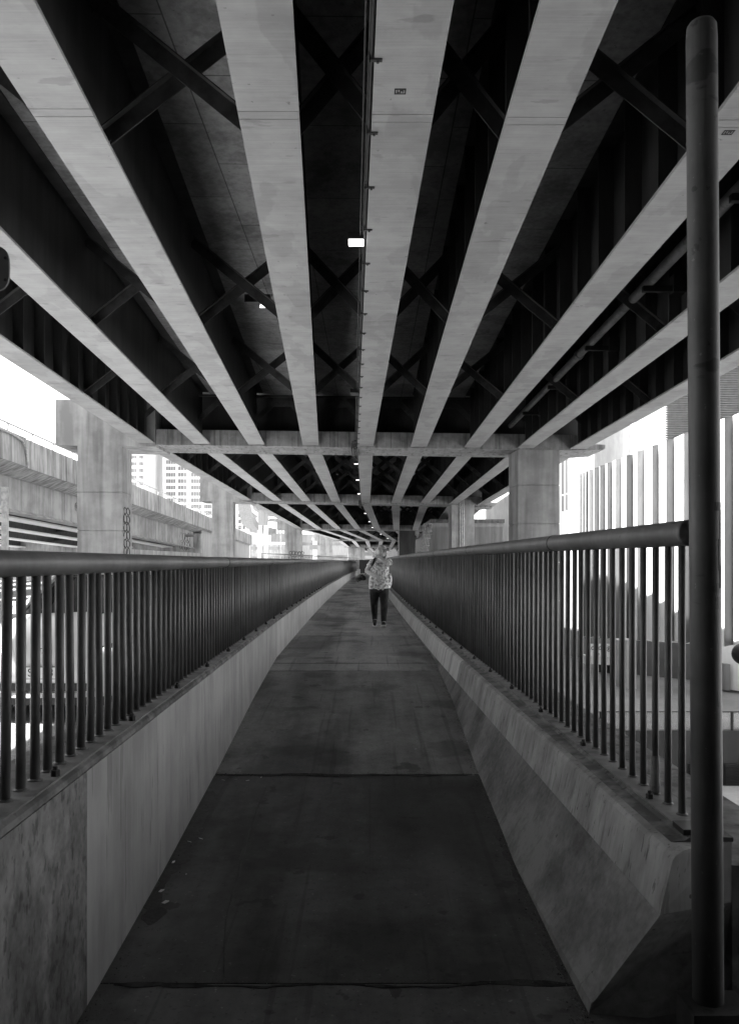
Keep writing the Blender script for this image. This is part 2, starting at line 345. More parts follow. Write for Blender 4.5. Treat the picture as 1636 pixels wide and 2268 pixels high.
tl = railing('dark tubular railing on top of the left parapet wall', -1.185, ZL, .979, .045, .0165, .12, .55, 80, -1, (-1.185, 3, .97))
tr = railing('dark tubular railing on the right barrier ending at the tall post', 1.28, ZR, .720, .053, .0148, .144, 3.15, 80, 1, (1.28, 3, .72))
bm = BM()      # bare patch where paint has come off the left rail
for i, (ya, yb, a0, a1) in enumerate([(1.98, 2.03, 20, 80), (2.0, 2.09, -15, 70), (2.03, 2.12, -40, 40), (2.06, 2.14, 10, 70)]):
    rows = [[(-1.185+(.0452+.0002*i)*math.cos(R(a)), y, itp(ZL, y)+(.0452+.0002*i)*math.sin(R(a))) for a in range(a0, a1+1, 5)]+
            [(-1.185+.041*math.cos(R(a)), y, itp(ZL, y)+.041*math.sin(R(a))) for a in range(a1, a0-1, -5)] for y in (ya, yb)]
    sweep(bm, rows)
obj('paint_patch', bm, 'chip', tl)
# silver tape round one baluster of the right railing
bm = BM(); ty = 3.15+.10+2*.144
tube(bm, [(1.28+sh(ty), ty, z) for z in (.73, .76, .79, .83, .87, .89)], [.021, .024, .019, .021, .018, .0165], 12); obj('tape_wrap', bm, 'plate', tr)

# ------------------------------------------------------------------ tall post at the right
PX0 = 1.198; PY0 = 2.82
pt = thing('pole', 'tall thick grey steel pole with peeling paint at the near end of the right railing', 'pole', (PX0, PY0, .2))
pcx = lambda z: PX0-.0067*(z-.2)
bm = BM(); tube(bm, [(pcx(z), PY0, z) for z in (.2, 1.9, 3.6, 3.645, 3.66, 3.665)], [.0525, .0525, .0525, .0505, .042, .02], 32)
obj('shaft', bm, 'post', pt, True)
bm = BM(); box(bm, PX0-.09, PX0+.12, PY0-.10, PY0+.06, -.13, .2); obj('plinth', bm, 'floor_b', pt)
bm = BM()
for i, (z0, z1, a0, a1) in enumerate([(1.93, 1.96, -75, -20), (1.88, 1.935, -50, -16), (1.82, 1.89, -48, -30), (1.72, 1.83, -56, -36), (1.66, 1.74, -50, -30)]):
    cx = pcx(z0); r = .0528+.0002*i
    sweep(bm, [[(cx+r*math.cos(R(a)), PY0+r*math.sin(R(a)), z) for a in range(a0, a1+1, 4)]+[(cx+(.0485)*math.cos(R(a)), PY0+.0485*math.sin(R(a)), z) for a in range(a1, a0-1, -4)] for z in (z0, z1)])
obj('peeled_patch', bm, 'chip', pt)
bm = BM(); box(bm, 1.19, 1.30, 3.02, 3.13, .714, .735)
obj('end_bracket', bm, 'black', tr)

# ------------------------------------------------------------------ overhead road bridge: piers and spans
PY = [31.0, 57.0, 86.6, 121.9, 158.0, 205.0]
PX = [[324.5, 447.5, 568, 688, 809, 927, 1045.5, 1163, 1280],
      [547, 613.8, 678.5, 744, 809.5, 876, 940, 1004, 1067],
      [662, 706, 749.5, 793, 835.6, 877.6, 919, 961, 1003],
      [750, 781, 812, 844, 873, 902, 932, 961, 991],
      [771+23.4*i for i in range(9)], [795+17*i for i in range(9)]]
PZ = [(981, 1.6), (1107.5, 1.2), (1170.5, .6), (1196, .3), (1211.5, .2), (1222.5, .1)]
NODE = [[P(PX[k][i], PZ[k][0]+PZ[k][1]*i, PY[k]) for i in range(9)] for k in range(6)]
SL = [-.055]*4+[-.0215]+[.0096]*4
YN = -8.0
REAR = [NODE[0][i]+Vector((SL[i]*(YN-31), YN-31, 0)) for i in range(9)]
GH = 2.04
CT = 2.35                       # crosshead thickness along the road
def at(a, b, y): return a+(b-a)*((y-a.y)/(b.y-a.y))

def make_girder(span, a, b, stiff, detail):
    g = None
    def ring(p, x0, x1, z0, z1): return [(p.x+x0, p.y, p.z+z0), (p.x+x1, p.y, p.z+z0), (p.x+x1, p.y, p.z+z1), (p.x+x0, p.y, p.z+z1)]
    bm = BM()
    sweep(bm, [ring(p, -.012, .012, .042, GH-.03) for p in (a, b)])
    sweep(bm, [ring(p, -.24, .24, GH-.03, GH) for p in (a, b)])
    if stiff and not detail:
        y = a.y+.7
        while y < b.y-.5:
            p = at(a, b, y); sx = stiff
            box(bm, min(p.x+.013*sx, p.x+.24*sx), max(p.x+.013*sx, p.x+.24*sx), y-.015, y+.015, p.z+.044, p.z+GH-.032); y += 1.5
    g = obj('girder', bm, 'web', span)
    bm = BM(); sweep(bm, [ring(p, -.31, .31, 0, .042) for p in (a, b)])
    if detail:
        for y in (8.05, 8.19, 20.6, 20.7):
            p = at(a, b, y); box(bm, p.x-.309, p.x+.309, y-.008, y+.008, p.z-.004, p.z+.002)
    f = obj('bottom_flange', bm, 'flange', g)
    if stiff and detail:
        y = 3.2
        while y < b.y-.8:
            p = at(a, b, y); sx = stiff; bm = BM()
            box(bm, min(p.x+.013*sx, p.x+.25*sx), max(p.x+.013*sx, p.x+.25*sx), y-.016, y+.016, p.z+.044, p.z+GH-.032)
            obj('stiffener', bm, 'web', g); y += 1.32
    return g

def make_span(k, label):
    A = REAR if k == 0 else NODE[k-1]; B = NODE[k]
    ya = YN if k == 0 else PY[k-1]+CT+.01; yb = PY[k]-.01
    A = [at(A[i], B[i], ya) for i in range(9)]; B = [at(A[i], B[i], yb) for i in range(9)]
    mid = (A[4]+B[4])/2
    sp = thing('bridge_span', label, 'bridge', (mid.x, mid.y, mid.z), 'spans of the overhead road bridge')
    for i in range(9):
        stiff = {0: 1, 5: -1, 6: -1, 7: -1, 8: -1}.get(i, 0)
        make_girder(sp, A[i], B[i], stiff, k == 0)
    # deck slab with edge parapets
    bm = BM()
    def sl(p, q):
        l = p+Vector((-1.15, 0, GH)); r = q+Vector((1.15, 0, GH))
        return [tuple(l+Vector((0, 0, .02))), tuple(p+Vector((-.4, 0, GH+.002))), tuple(q+Vector((.4, 0, GH+.002))), tuple(r+Vector((0, 0, .02))), tuple(r+Vector((0, 0, .27))), tuple(l+Vector((0, 0, .27)))]
    rows = [sl(A[0], A[8]), sl(B[0], B[8])]
    if k == 0:
        q0 = A[0]+Vector((-1.5, -40, 0)); q1 = A[8]+Vector((1.5, -40, 0)); rows = [sl(q0, q1)]+rows  # unseen deck run behind the viewpoint, added for its shade
    e = Vector((0, CT+.01, 0))
    rows.append(sl(B[0]+e, B[8]+e))
    sweep(bm, rows); obj('deck_slab', bm, 'soffit', sp)
    for sx, i in ((-1, 0), (1, 8)):
        bm = BM(); rr = []
        pts = ([A[i]+Vector((sx*1.5, -40, 0))] if k == 0 else [])+[A[i], B[i], B[i]+e]
        for p in pts:
            x = p.x+sx*1.15; z = p.z+GH; rr.append([(x-.2, p.y, z+.272), (x+.2, p.y, z+.272), (x+.2, p.y, z+1.0), (x-.1, p.y, z+1.0)])
        sweep(bm, rr); obj('edge_parapet', bm, 'column', sp)
    # cross braces between neighbouring girders
    fr = [2.1, 9.0, 15.9, 22.8] if k == 0 else [ya+(yb-ya)*q for q in ((.16, .38, .6, .82) if k < 3 else (.25, .5, .75))]
    for y in fr:
        for i in range(8):
            p = at(A[i], B[i], y); q = at(A[i+1], B[i+1], y)
            for d in (0, 1):
                if d == 0: u = Vector((p.x+.02, y, p.z+GH-.22)); v = Vector((q.x-.02, y, q.z+.16))
                else: u = Vector((p.x+.02, y+.12, p.z+.16)); v = Vector((q.x-.02, y+.12, q.z+GH-.22))
                bm = BM(); bar(bm, u, v, .19, .014)
                n = (v-u).normalized(); up = Vector((-n.z, 0, n.x)); up = up if up.z > 0 else -up
                o2 = up*.088+Vector((0, -.05, 0)); bar(bm, u+o2, v+o2, .014, .085)
                if k == 0:
                    for e_, sg in ((u, 1), (v, -1)):
                        for r_, c_ in ((.10, .05), (.20, .05), (.10, -.05), (.20, -.05)):
                            c = e_+n*(sg*r_)+up*c_; tube(bm, [c, c+Vector((0, -.028, 0))], .016, 6)
                obj('cross_brace', bm, 'brace', sp)
    if k < 2:      # K frame just before the pier
        y = yb-1.1
        for i in range(8):
            p = at(A[i], B[i], y); q = at(A[i+1], B[i+1], y); m = (p+q)/2; bm = BM()
            zt = m.z+1.62
            box(bm, m.x-.34, m.x+.34, y-.012, y+.012, zt-.34, zt)
            bar(bm, (p.x+.05, y-.03, zt+.04), (q.x-.05, y-.03, zt+.04), .07, .10)
            for s_, e_ in ((-1, p), (1, q)):
                bar(bm, (m.x+s_*.30, y-.02, zt-.2), (e_.x-s_*.05, y-.02, e_.z+.75), .2, .014)
                for a_ in (0, .09, .18):
                    for b_ in (0, .09): tube(bm, [(m.x+s_*(.1+a_), y-.012, zt-.10-b_-.3*a_), (m.x+s_*(.1+a_), y-.04, zt-.10-b_-.3*a_)], .018, 6)
            obj('end_brace', bm, 'brace', sp)
    return sp, A, B

lab = ['nearest span of the road bridge right overhead with nine wide pale girders',
       'second span of the road bridge seen beyond the first concrete crosshead',
       'third span of the road bridge, further down the footway, bending left',
       'small fourth span of the road bridge far beyond the walking person',
       'fifth and far small span of the road bridge above the person\'s cap',
       'sixth and farthest span of the road bridge, a tiny patch near the vanishing point']
SPANS = [make_span(k, lab[k]) for k in range(6)]

def make_pier(k, lx, rx, label, full):
    """lx, rx: measured left and right edges of the columns' front faces"""
    N = NODE[k]; y0 = PY[k]; a = N[0]; b = N[8]; c = (a+b)/2
    pr = thing('bridge_pier', label, 'bridge pier', (c.x, y0, -.02), 'piers of the overhead road bridge')
    s = (b.z-a.z)/(b.x-a.x); zz = lambda x, dz: a.z+(x-a.x)*s+dz
    x0 = P(lx[0]-49*31/PY[k], 0, y0).x; x1 = b.x+.9
    bm = BM()
    def cr(x, z0, z1): return [(x, y0, zz(x, z0)), (x, y0+CT, zz(x, z0)), (x, y0+CT, zz(x, z1)), (x, y0, zz(x, z1))]
    sweep(bm, [cr(a.x+.36, -.05, .55), cr(b.x-.2, -.05, .55)])
    eb = BM(); sweep(eb, [cr(x0, -.13, 1.66), cr(a.x+.33, -.13, 1.66)]); obj('crosshead_end', eb, 'column', pr)
    sweep(bm, [cr(b.x-.198, -.05, .548), cr(b.x+.33, -.04, .545), cr(b.x+.335, -.04, .2), cr(x1+.15, .02, .18)])
    db = BM(); sweep(db, [[(x, y0+.7, zz(x, .553)), (x, y0+1.5, zz(x, .553)), (x, y0+1.5, zz(x, GH-.01)), (x, y0+.7, zz(x, GH-.01))] for x in (a.x+.4, b.x+.2)])
    obj('diaphragm', db, 'web', pr); obj('crosshead', bm, 'cap', pr)
    for n, (u, v) in enumerate((lx, rx)):
        if u is None: continue
        X0 = P(u, 0, y0).x; X1 = P(v, 0, y0).x; zb = -.3 if (X1 < 1) else -8.0
        t = 1.6; sk = -.055*t; zt = [zz(X0, -.13 if n == 0 else -.052), zz(X1, -.13 if n == 0 else -.052)]
        yy = y0-.015 if n == 0 else y0-.015
        hs = [zb]+[z for z in [(4.5 if n == 0 else 4.77)-1.5*q for q in range(-1, 8)][::-1] if zb+.3 < z < min(zt)-.3]
        bm = BM()
        for q, z in enumerate(hs):
            top = q == len(hs)-1; zt0 = zt[0] if top else hs[q+1]-.035; zt1 = zt[1] if top else zt0
            pts = [(X0, yy), (X1, yy), (X1+sk, yy+t), (X0+sk, yy+t)]
            hexa(bm, [(x, y, z) for x, y in pts]+[(pts[0][0], pts[0][1], zt0), (pts[1][0], pts[1][1], zt1), (pts[2][0], pts[2][1], zt1), (pts[3][0], pts[3][1], zt0)])
            if not top: hexa(bm, [(x*.97+.03*(X0+X1)/2, y*.97+.03*(yy+t/2), zt0) for x, y in pts]+[(x*.97+.03*(X0+X1)/2, y*.97+.03*(yy+t/2), zt0+.035) for x, y in pts])
        obj('column', bm, 'dark' if (k, n) == (2, 1) else 'column', pr)  # third pier's right column darkened in colour to stand for shade
    return pr
piers = [make_pier(0, (171.5, 270), (1147, 1238.5), 'nearest and largest bridge pier, two square concrete columns, graffiti on the left one', True),
         make_pier(1, (469, 516), (1000, 1050), 'second bridge pier with three thin conduits up its right column', True),
         make_pier(2, (630.5, 668.6), (884, 919), 'third bridge pier with graffiti low on its left column, right column darkened for shade', False),
         make_pier(3, (708, 736), (905, 930), 'fourth bridge pier, pale and small above the far railing', False),
         make_pier(4, (771, 808), (None, None), 'fifth bridge pier, one wide pale block beside the person\'s head', False)]
# conduits up the second pier's right column
bm = BM()
for dx in (0, 6, 12):
    p = P(1018.5+dx*.62, 1110, PY[1]-.05); tube(bm, [(p.x, p.y, -6), (p.x, p.y, 6.5)], .045, 8)
for z in (1.5, 3.9, 5.7): q = P(1022, 0, PY[1]-.04); box(bm, q.x-.22, q.x+.22, q.y-.04, q.y+.02, z, z+.07)
o = obj('conduit', bm, 'galv', piers[1])
# downpipe elbow beside the second pier
bm = BM(); a = P(1052, 1125, 58); b = P(1078, 1123, 58); tube(bm, [a, b, b+Vector((.25, 0, .0)), b+Vector((.4, 0, .15))], .16, 10); box(bm, b.x-.5, b.x-.42, 57.9, 58.1, b.z, b.z+.5)
obj('drain_outlet', bm, 'pipe', piers[1])
# graffiti loops on the right side of the nearest left column, and along other concrete
def graffiti(name, parent, origin, ex, ez, seed, nx, nz, r, m='black'):
    rnd = random.Random(seed); bm = BM(); o = Vector(origin); ex = Vector(ex); ez = Vector(ez)
    for i in range(nx):
        for j in range(nz):
            c = o+ex*((i+.5)/nx)+ez*((j+.5)/nz); pts = []
            a0 = rnd.uniform(0, 6); n = rnd.randint(9, 13); rx = rnd.uniform(.40, .62)/nx; rz = rnd.uniform(.40, .6)/nz
            for q in range(n+1):
                a = a0+2*math.pi*q/n*rnd.choice([.8, 1.0, 1.0]); pts.append(c+ex*(rx*math.cos(a))+ez*(rz*math.sin(a)))
            tube(bm, pts, r, 5)
    return obj(name, bm, m, parent)
X1 = P(270, 0, 31).x
graffiti('graffiti', piers[0], (X1-.012, 31.25, 2.0), (-.05, .95, 0), (0, 0, 1.95), 3, 2, 6, .022)
q = P(640, 1232, PY[2]-.05)
graffiti('graffiti', piers[2], (q.x, PY[2]-.03, 2.0), (1.6, 0, 0), (0, 0, .95), 5, 5, 2, .03)

bm = BM(); box(bm, -11, 12, -4.2, -3.0, -.3, 6.2)
tag(obj('rear_light_block', bm, 'cap'), 'unseen concrete wall added behind the viewpoint to keep light off the near end', 'rear_light_block')  # unseen wall added to block light from behind
for nm, lb, x0, x1, y0, y1, z0, z1 in (('left_light_block', 'unseen plain block added left of the road to shade the near footway', -46, -13.5, -70, 3.5, -.3, 15), ('right_light_block', 'unseen plain block added on the right to shade the near footway', 11.5, 46, -70, 0, -8, 15)):  # unseen blocks added to keep side light off the near end
    t = thing(nm, lb, 'building', ((x0+x1)/2, (y0+y1)/2, z0)); bm = BM(); box(bm, x0, x1, y0, y1, z0, z1); obj('wall', bm, 'shed', t)
    for k in range(3):
        for j in range(8):
            bm = BM(); xf = x1 if x1 < 0 else x0; yy = y1-4-j*9; zz = max(z0, 0)+1.2+k*4.2; box(bm, xf-.05, xf+.05, yy-3, yy, zz, zz+1.9); obj('window', bm, 'towerglass', t)
bm = BM(); box(bm, 1.44, 1.9, -3.0, 2.58, -.2, 3.2); tag(obj('flank_light_block', bm, 'dark'), 'unseen dark wall added right of the viewpoint to shade the barrier end', 'wall')  # unseen wall added to darken the near end of the barrier
# ------------------------------------------------------------------ lamps, conduit and pipe under the bridge
def girder_at(i, y):
    for sp, A, B in SPANS:
        if A[i].y <= y <= B[i].y+CT: return at(A[i], B[i], y)
    return at(SPANS[-1][1][i], SPANS[-1][2][i], y)
def floodlight(y, label, lit=True):
    p = girder_at(4, y); x = p.x-.33; z = p.z-.02
    t = thing('floodlight', label, 'floodlight', (x, y, z), 'floodlights along the middle girder')
    k = 1 if y < 30 else .75
    bm = BM(); box(bm, x-.24*k, x, y-.02, y+.22, z+.02, z+.14); box(bm, x, x+.06, y+.05, y+.13, z+.045, z+.10)
    obj('housing', bm, 'black', t)
    bm = BM(); zl = z-.055 if y < 30 else z-.005
    hexa(bm, [(x-.23*k, y-.034, zl), (x-.02, y-.034, zl), (x-.02, y+.19, z+.018), (x-.23*k, y+.19, z+.018), (x-.23*k, y-.034, z+.03), (x-.02, y-.034, z+.03), (x-.02, y+.2, z+.019), (x-.23*k, y+.2, z+.019)])
    obj('lens', bm, 'lamp' if lit else 'plate', t)
fl = [(11.2, 'brightly lit floodlight, nearest of the row beside the middle girder', True), (21.3, 'dark floodlight with grey lens beside the middle girder, before the first crosshead', False),
      (36.2, 'small lit floodlight just beyond the first crosshead', True), (42.7, 'second small lit floodlight beyond the first crosshead', True), (50.5, 'third small lit floodlight, just before the second crosshead', True),
      (66, 'tiny lit floodlight just beyond the second crosshead', True), (75, 'tiny lit floodlight in the middle of the third span', True), (83, 'tiny lit floodlight just before the third crosshead', True),
      (98, 'far tiny lit floodlight just beyond the third crosshead', True), (112, 'farthest tiny lit floodlight before the fourth crosshead', True)]
for y, l, on in fl: floodlight(y, l, on)
y = 18.9; p = girder_at(3, y); x = p.x-.95; z = p.z+GH-.42
t = thing('floodlight', 'lit floodlight on a bent bracket under the deck, behind a brace left of the row', 'floodlight', (x, y, z))
bm = BM(); box(bm, x-.38, x+.22, y-.1, y+.1, z-.02, z+.16); obj('housing', bm, 'black', t)
bm = BM(); hexa(bm, [(x-.02, y-.13, z-.17), (x+.19, y-.13, z-.17), (x+.2, y+.08, z-.03), (x-.03, y+.08, z-.03), (x-.02, y-.10, z-.15), (x+.19, y-.10, z-.15), (x+.2, y+.09, z-.021), (x-.03, y+.09, z-.021)]); obj('lens', bm, 'lamp', t)
bm = BM(); tube(bm, [(x+.3, y, z+.40), (x+.3, y, z+.2), (x+.25, y, z+.17), (x+.0, y, z+.17)], .02, 8); tube(bm, [(x-.1, y, z+.16), (x-.1, y, z+.34), (x+.1, y, z+.36)], .014, 8); obj('bracket', bm, 'galv', t)

bm = BM(); a = girder_at(4, 3.0); b = girder_at(4, 30.9)
tube(bm, [a+Vector((-.335, 0, .03)), b+Vector((-.335, 0, .03))], .016, 8)
for dx in (-.355, -.395): tube(bm, [a+Vector((dx, 0, .075)), b+Vector((dx, 0, .075))], .012, 6)
p = b
for dx in (0, -.085, -.17):
    x = p.x-.36+dx; tube(bm, [(p.x-.34+dx*.3, 30.0, p.z+.05), (x+.03, 30.6, p.z+.10), (x, 30.95, p.z+.0), (x, 30.95, p.z-.10), (x, 31.3, p.z-.14), (x, 33.2, p.z-.14), (x, 33.6, p.z-.02), (x, 33.9, p.z+.03)], .028, 8)
a = girder_at(4, 33.9); b = girder_at(4, 56.9); tube(bm, [a+Vector((-.335, 0, .03)), b+Vector((-.335, 0, .03))], .016, 8)
a = girder_at(4, 60); b = girder_at(4, 86); tube(bm, [a+Vector((-.335, 0, .03)), b+Vector((-.335, 0, .03))], .016, 8)
for dx in (0, -.1):
    p = girder_at(4, 57); tube(bm, [(p.x-.34+dx, 56.5, p.z+.1), (p.x-.36+dx, 56.93, p.z+.1), (p.x-.36+dx, 56.93, p.z-.12), (p.x-.36+dx, 59.5, p.z-.16)], .035, 6)
cd = obj('cable_conduit', bm, 'web'); tag(cd, 'thin cable conduit running along the left edge of the middle girder', 'conduit')
y = 3.5
while y < 31:
    p = girder_at(4, y); bm = BM(); box(bm, p.x-.36, p.x-.24, y-.02, y+.02, p.z-.016, p.z-.003); box(bm, p.x-.36, p.x-.345, y-.02, y+.02, p.z-.016, p.z+.06)
    tube(bm, [(p.x-.28, y, p.z-.02), (p.x-.28, y, p.z-.035)], .014, 6); obj('clip', bm, 'brace', cd); y += 1.22

# drain pipe between the seventh and eighth girders
pa = P(1572, 508, 12.4); dpx = lambda y: girder_at(7, y).x-.66
dp = thing('drain_pipe', 'pale drain pipe hung from dark brackets between two right hand girders', 'drain pipe', (dpx(20), 20, 7.0))
bm = BM(); zp = lambda y: 7.02-.002*(y-12)
tube(bm, [(dpx(y), y, zp(y)) for y in (6, 12, 18, 24, 30.5)], .095, 16); obj('pipe', bm, 'pipe', dp, True)
bm = BM(); tube(bm, [(dpx(20.05), 20.05, zp(20)), (dpx(20.2), 20.2, zp(20))], .125, 16); obj('pipe_collar', bm, 'pipe', dp)
for y in (11.2, 14.9, 19.0, 23.2, 27.2):
    g = girder_at(7, y); bm = BM(); box(bm, dpx(y)-.14, g.x-.03, y-.05, y+.05, zp(y)-.20, zp(y)-.098); box(bm, g.x-.26, g.x-.025, y-.11, y+.11, zp(y)-.23, zp(y)+.1); obj('hanger', bm, 'black', dp)
# stencilled marks on two girder flanges
for (px, py, gi) in ((886, 201, 4), (1612, 292, 6)):
    yy = F*(NODE[0][gi].z-EYE)/(1245-py); g = girder_at(gi, yy); bm = BM(); X = (px-818)*yy/F
    z = g.z-.004
    for (u0, u1, v0, v1) in ((-.055, .055, -.045, -.030), (-.055, .055, .034, .045), (-.055, -.043, -.03, .034), (.043, .055, -.03, .034), (-.03, -.02, -.02, .025), (-.005, .005, -.02, .025), (-.005, .03, -.02, -.008), (.02, .03, -.01, .02), (-.03, -.01, .015, .025)):
        box(bm, X+u0, X+u1, yy+v0, yy+v1, z, z+.005)
    obj('stencil_mark', bm, 'black', SPANS[0][0])

# ------------------------------------------------------------------ concrete flyover descending on the left
fly = thing('flyover', 'streaked concrete flyover ramp sloping down behind the left bridge columns', 'flyover', (-17, 45, 0))
RX = -16.0
rz = lambda y, off: 7.63+off-.0262*(y-34.5)              # top of the parapet
def rx(y): return RX-.007*(y-34.5)
def run(name, y0, y1, prof, m, par=fly, n=8):
    bm = BM(); ys = [lerp(y0, y1, i/n) for i in range(n+1)]
    sweep(bm, [[(rx(y)+u, y, rz(y, v)) for u, v in prof] for y in ys]); return obj(name, bm, m, par)
PARA = [(0, 0), (-.22, 0), (-.30, -.75), (-.30, -1.35), (.03, -1.35), (.03, -1.25)]
run('parapet', 12, 37.2, PARA, 'ramp'); run('parapet', 37.25, 60, [(u+.02, v-.05) for u, v in PARA], 'ramp'); run('parapet', 60.05, 112, [(u+.02, v-.05) for u, v in PARA], 'ramp')
run('deck_slab', 12, 112, [(-.02, -1.352), (-.9, -1.75), (-5.0, -1.75), (-5.0, -1.3), (-.3, -1.2)], 'ramp')
for u0, u1 in ((-10, -6), (-14.6, -11.6), (-20, -16.8), (-27, -23)): run('deck_slab', 12, 112, [(u0, -1.75), (u1, -1.75), (u1, -1.3), (u0, -1.3)], 'ramp')  # deck split by added gaps that let sun in among the girders
run('edge_girder', 12, 78, [(-.95, -1.76), (-.95, -3.25), (-.78, -3.36), (-.78, -3.40), (-1.6, -3.40), (-1.6, -1.76)], 'column')
for i, u in enumerate((-3.5, -7.4, -12.3, -17.9, -24.7)):
    sgd = run('steel_girder', 12, 95, [(u-.02, -3.205), (u+.02, -3.205), (u+.02, -1.77), (u-.02, -1.77)], 'brace')
    run('bottom_flange', 12, 95, [(u-.55, -3.29), (u+.55, -3.29), (u+.55, -3.21), (u-.55, -3.21)], 'white', sgd)  # white flanges and dark webs put the lit stripes into the colour
    for y in range(16, 95, 11):
        if i < 4:
            bm = BM(); yy = y+i*1.3; u2 = (-3.5, -7.4, -12.3, -17.9, -24.7)[i+1]; box(bm, rx(yy)+u2+.03, rx(yy)+u-.03, yy-.15, yy+.15, rz(yy, -2.9), rz(yy, -1.9)); obj('cross_frame', bm, 'web', fly)
bm = BM(); box(bm, rx(78)-28, rx(78)-.2, 78.02, 79, -.3, rz(78, -1.9)); obj('abutment_wall', bm, 'ramp', fly)
bm = BM(); sweep(bm, [[(rx(y)-.5, y, -.3), (rx(y)-.34, y, -.3), (rx(y)-.34, y, max(.2, rz(y, -1.5))), (rx(y)-.5, y, max(.2, rz(y, -1.5)))] for y in (79.1, 90, 112)]); obj('side_wall', bm, 'offwhite', fly)
bm = BM(); box(bm, rx(60)+.3, rx(60)+.7, 51, 74, -.3, 2.6); obj('low_wall', bm, 'column', fly)
for y in (46.3, 74.5):
    bm = BM(); z = rz(y, -2.35); tube(bm, [(rx(y)-.96, y, z), (rx(y)-.90, y, z)], .26, 16); tube(bm, [(rx(y)-.9, y, z), (rx(y)-.1, y, z)], .12, 12); obj('drain_spout', bm, 'pipe', fly)
ht = [12+2.6*i for i in range(34)]
bm = BM(); tube(bm, [(rx(y)-.1, y, rz(y, .36)) for y in (12, 40, 70, 104)], .05, 8); obj('handrail', bm, 'galv', fly)
for y in ht:
    bm = BM(); bar(bm, (rx(y)-.1, y, rz(y, -.02)), (rx(y)-.1, y+.12, rz(y, .34)), .05, .12, Vector((1, 0, 0))); obj('handrail_post', bm, 'galv', fly)
bm = BM(); zt = rz(37.2, 0); tube(bm, [(RX+.06, 30, rz(30, -.12)), (RX+.06, 35.6, rz(35.6, -.12)), (RX+.07, 36.6, rz(36.6, -.25)), (RX+.07, 37.0, rz(37, -.6)), (RX+.07, 37.15, rz(37, -1.3))], .05, 8); obj('conduit', bm, 'galv', fly)
graffiti('graffiti', fly, (rx(74)-.945, 72.3, 2.9), (0, 4, 0), (0, 0, 1.6), 9, 4, 2, .02)

# gate-like steel frame at the left edge
gt = thing('steel_frame', 'grey steel post with cross rails at the left edge before the flyover', 'frame', (-9.3, 20, -.02))
bm = BM(); q0 = P(7, 1081, 20); q1 = P(17.5, 1081, 20); box(bm, q0.x, q1.x, 19.9, 20.05, -.02, q0.z); box(bm, q0.x-.02, q1.x+.01, 19.88, 20.07, q0.z, q0.z+.03); obj('post', bm, 'galv', gt)
for yy in (1132, 1152, 1178, 1199):
    q = P(7, yy, 20); bm = BM(); box(bm, q.x-1.8, q.x-.003, 19.92, 20.02, q.z-.045, q.z+.045); obj('cross_rail', bm, 'galv', gt)
bm = BM(); hexa(bm, [(q0.x-2, 20.03, 2.6), (q0.x-.004, 20.03, 3.1), (q0.x-.004, 20.05, 3.1), (q0.x-2, 20.05, 2.6), (q0.x-2, 20.03, 4.1), (q0.x-.004, 20.03, 3.15), (q0.x-.004, 20.05, 3.15), (q0.x-2, 20.05, 4.1)]); obj('gusset_plate', bm, 'galv', gt)
# half seen plate on a pole by the left railing
sp = thing('sign_plate', 'rounded dark plate with two bolt holes cut by the left photo edge', 'sign', (-1.62, 3.35, .98))
bm = BM(); c = P(8, 595, 3.35); ring = []
for a in range(0, 360, 12):
    u = math.cos(R(a)); v = math.sin(R(a)); ring.append((c.x-.055+.082*math.copysign(abs(u)**.62, u), c.z+.095*math.copysign(abs(v)**.62, v)))
sweep(bm, [[(x, y, z) for x, z in ring] for y in (3.34, 3.352)]); obj('plate', bm, 'post', sp)
for dz in (-.050, .042):
    bm = BM(); tube(bm, [(c.x+.013, 3.339, c.z+dz), (c.x+.013, 3.336, c.z+dz)], .0065, 12); obj('bolt_hole', bm, 'black', sp)
bm = BM(); tube(bm, [(-1.66, 3.375, .98), (-1.66, 3.375, 3.25)], .028, 14); obj('pole', bm, 'galv', sp)

# ------------------------------------------------------------------ city towers far left
tw = [('broad white office tower with a regular grid of grey windows', 361, 470, 400, 60, 85, [(367, 389, 4), (394, 413, 3), (423, 446, 4), (452, 468, 4)], 3.2, 1.9, 4),
      ('middle white tower with narrow horizontal window strips', 317, 362, 420, 6, 88, [(330, 356, 5)], 3.6, 1.0, 4),
      ('slim white tower with banded windows beside the left bridge column', 284, 317, 380, 40, 90, [(286, 303, 3), (308, 317, 2)], 3.2, 1.6, 4),
      ('white office tower seen between the second and third bridge piers', 470, 545, 420, 50, 60, [(474, 492, 4), (498, 519, 4), (528, 534, 1), (538, 544, 1)], 3.2, 1.9, 5)]
for l_, x0, x1, Y, dep, top, cols, rh, wh, yf in tw:
    a = P(x0, 1245, Y); b = P(x1, 1245, Y)
    t = thing('office_tower', l_, 'tower', ((a.x+b.x)/2, Y, -.02), 'white office towers')
    bm = BM(); box(bm, a.x, b.x, Y, Y+dep, -.3, top); obj('wall', bm, 'tower', t)
    for u, v, n in cols:
        xa = P(u, 0, Y).x; xb = P(v, 0, Y).x; pr = None
        for r_ in range(yf, int(top/rh)-1):
            zz = r_*rh
            if pr is None:
                bm = BM(); wd = (xb-xa)/n
                for k in range(n): box(bm, xa+wd*(k+.06), xa+wd*(k+.94), Y-.12, Y+.05, zz, zz+wh)
                pr = obj('window', bm, 'towerglass', t); z0 = zz
            else:
                c = pr.copy(); link(c); c.location = pr.location+Vector((0, 0, zz-z0))
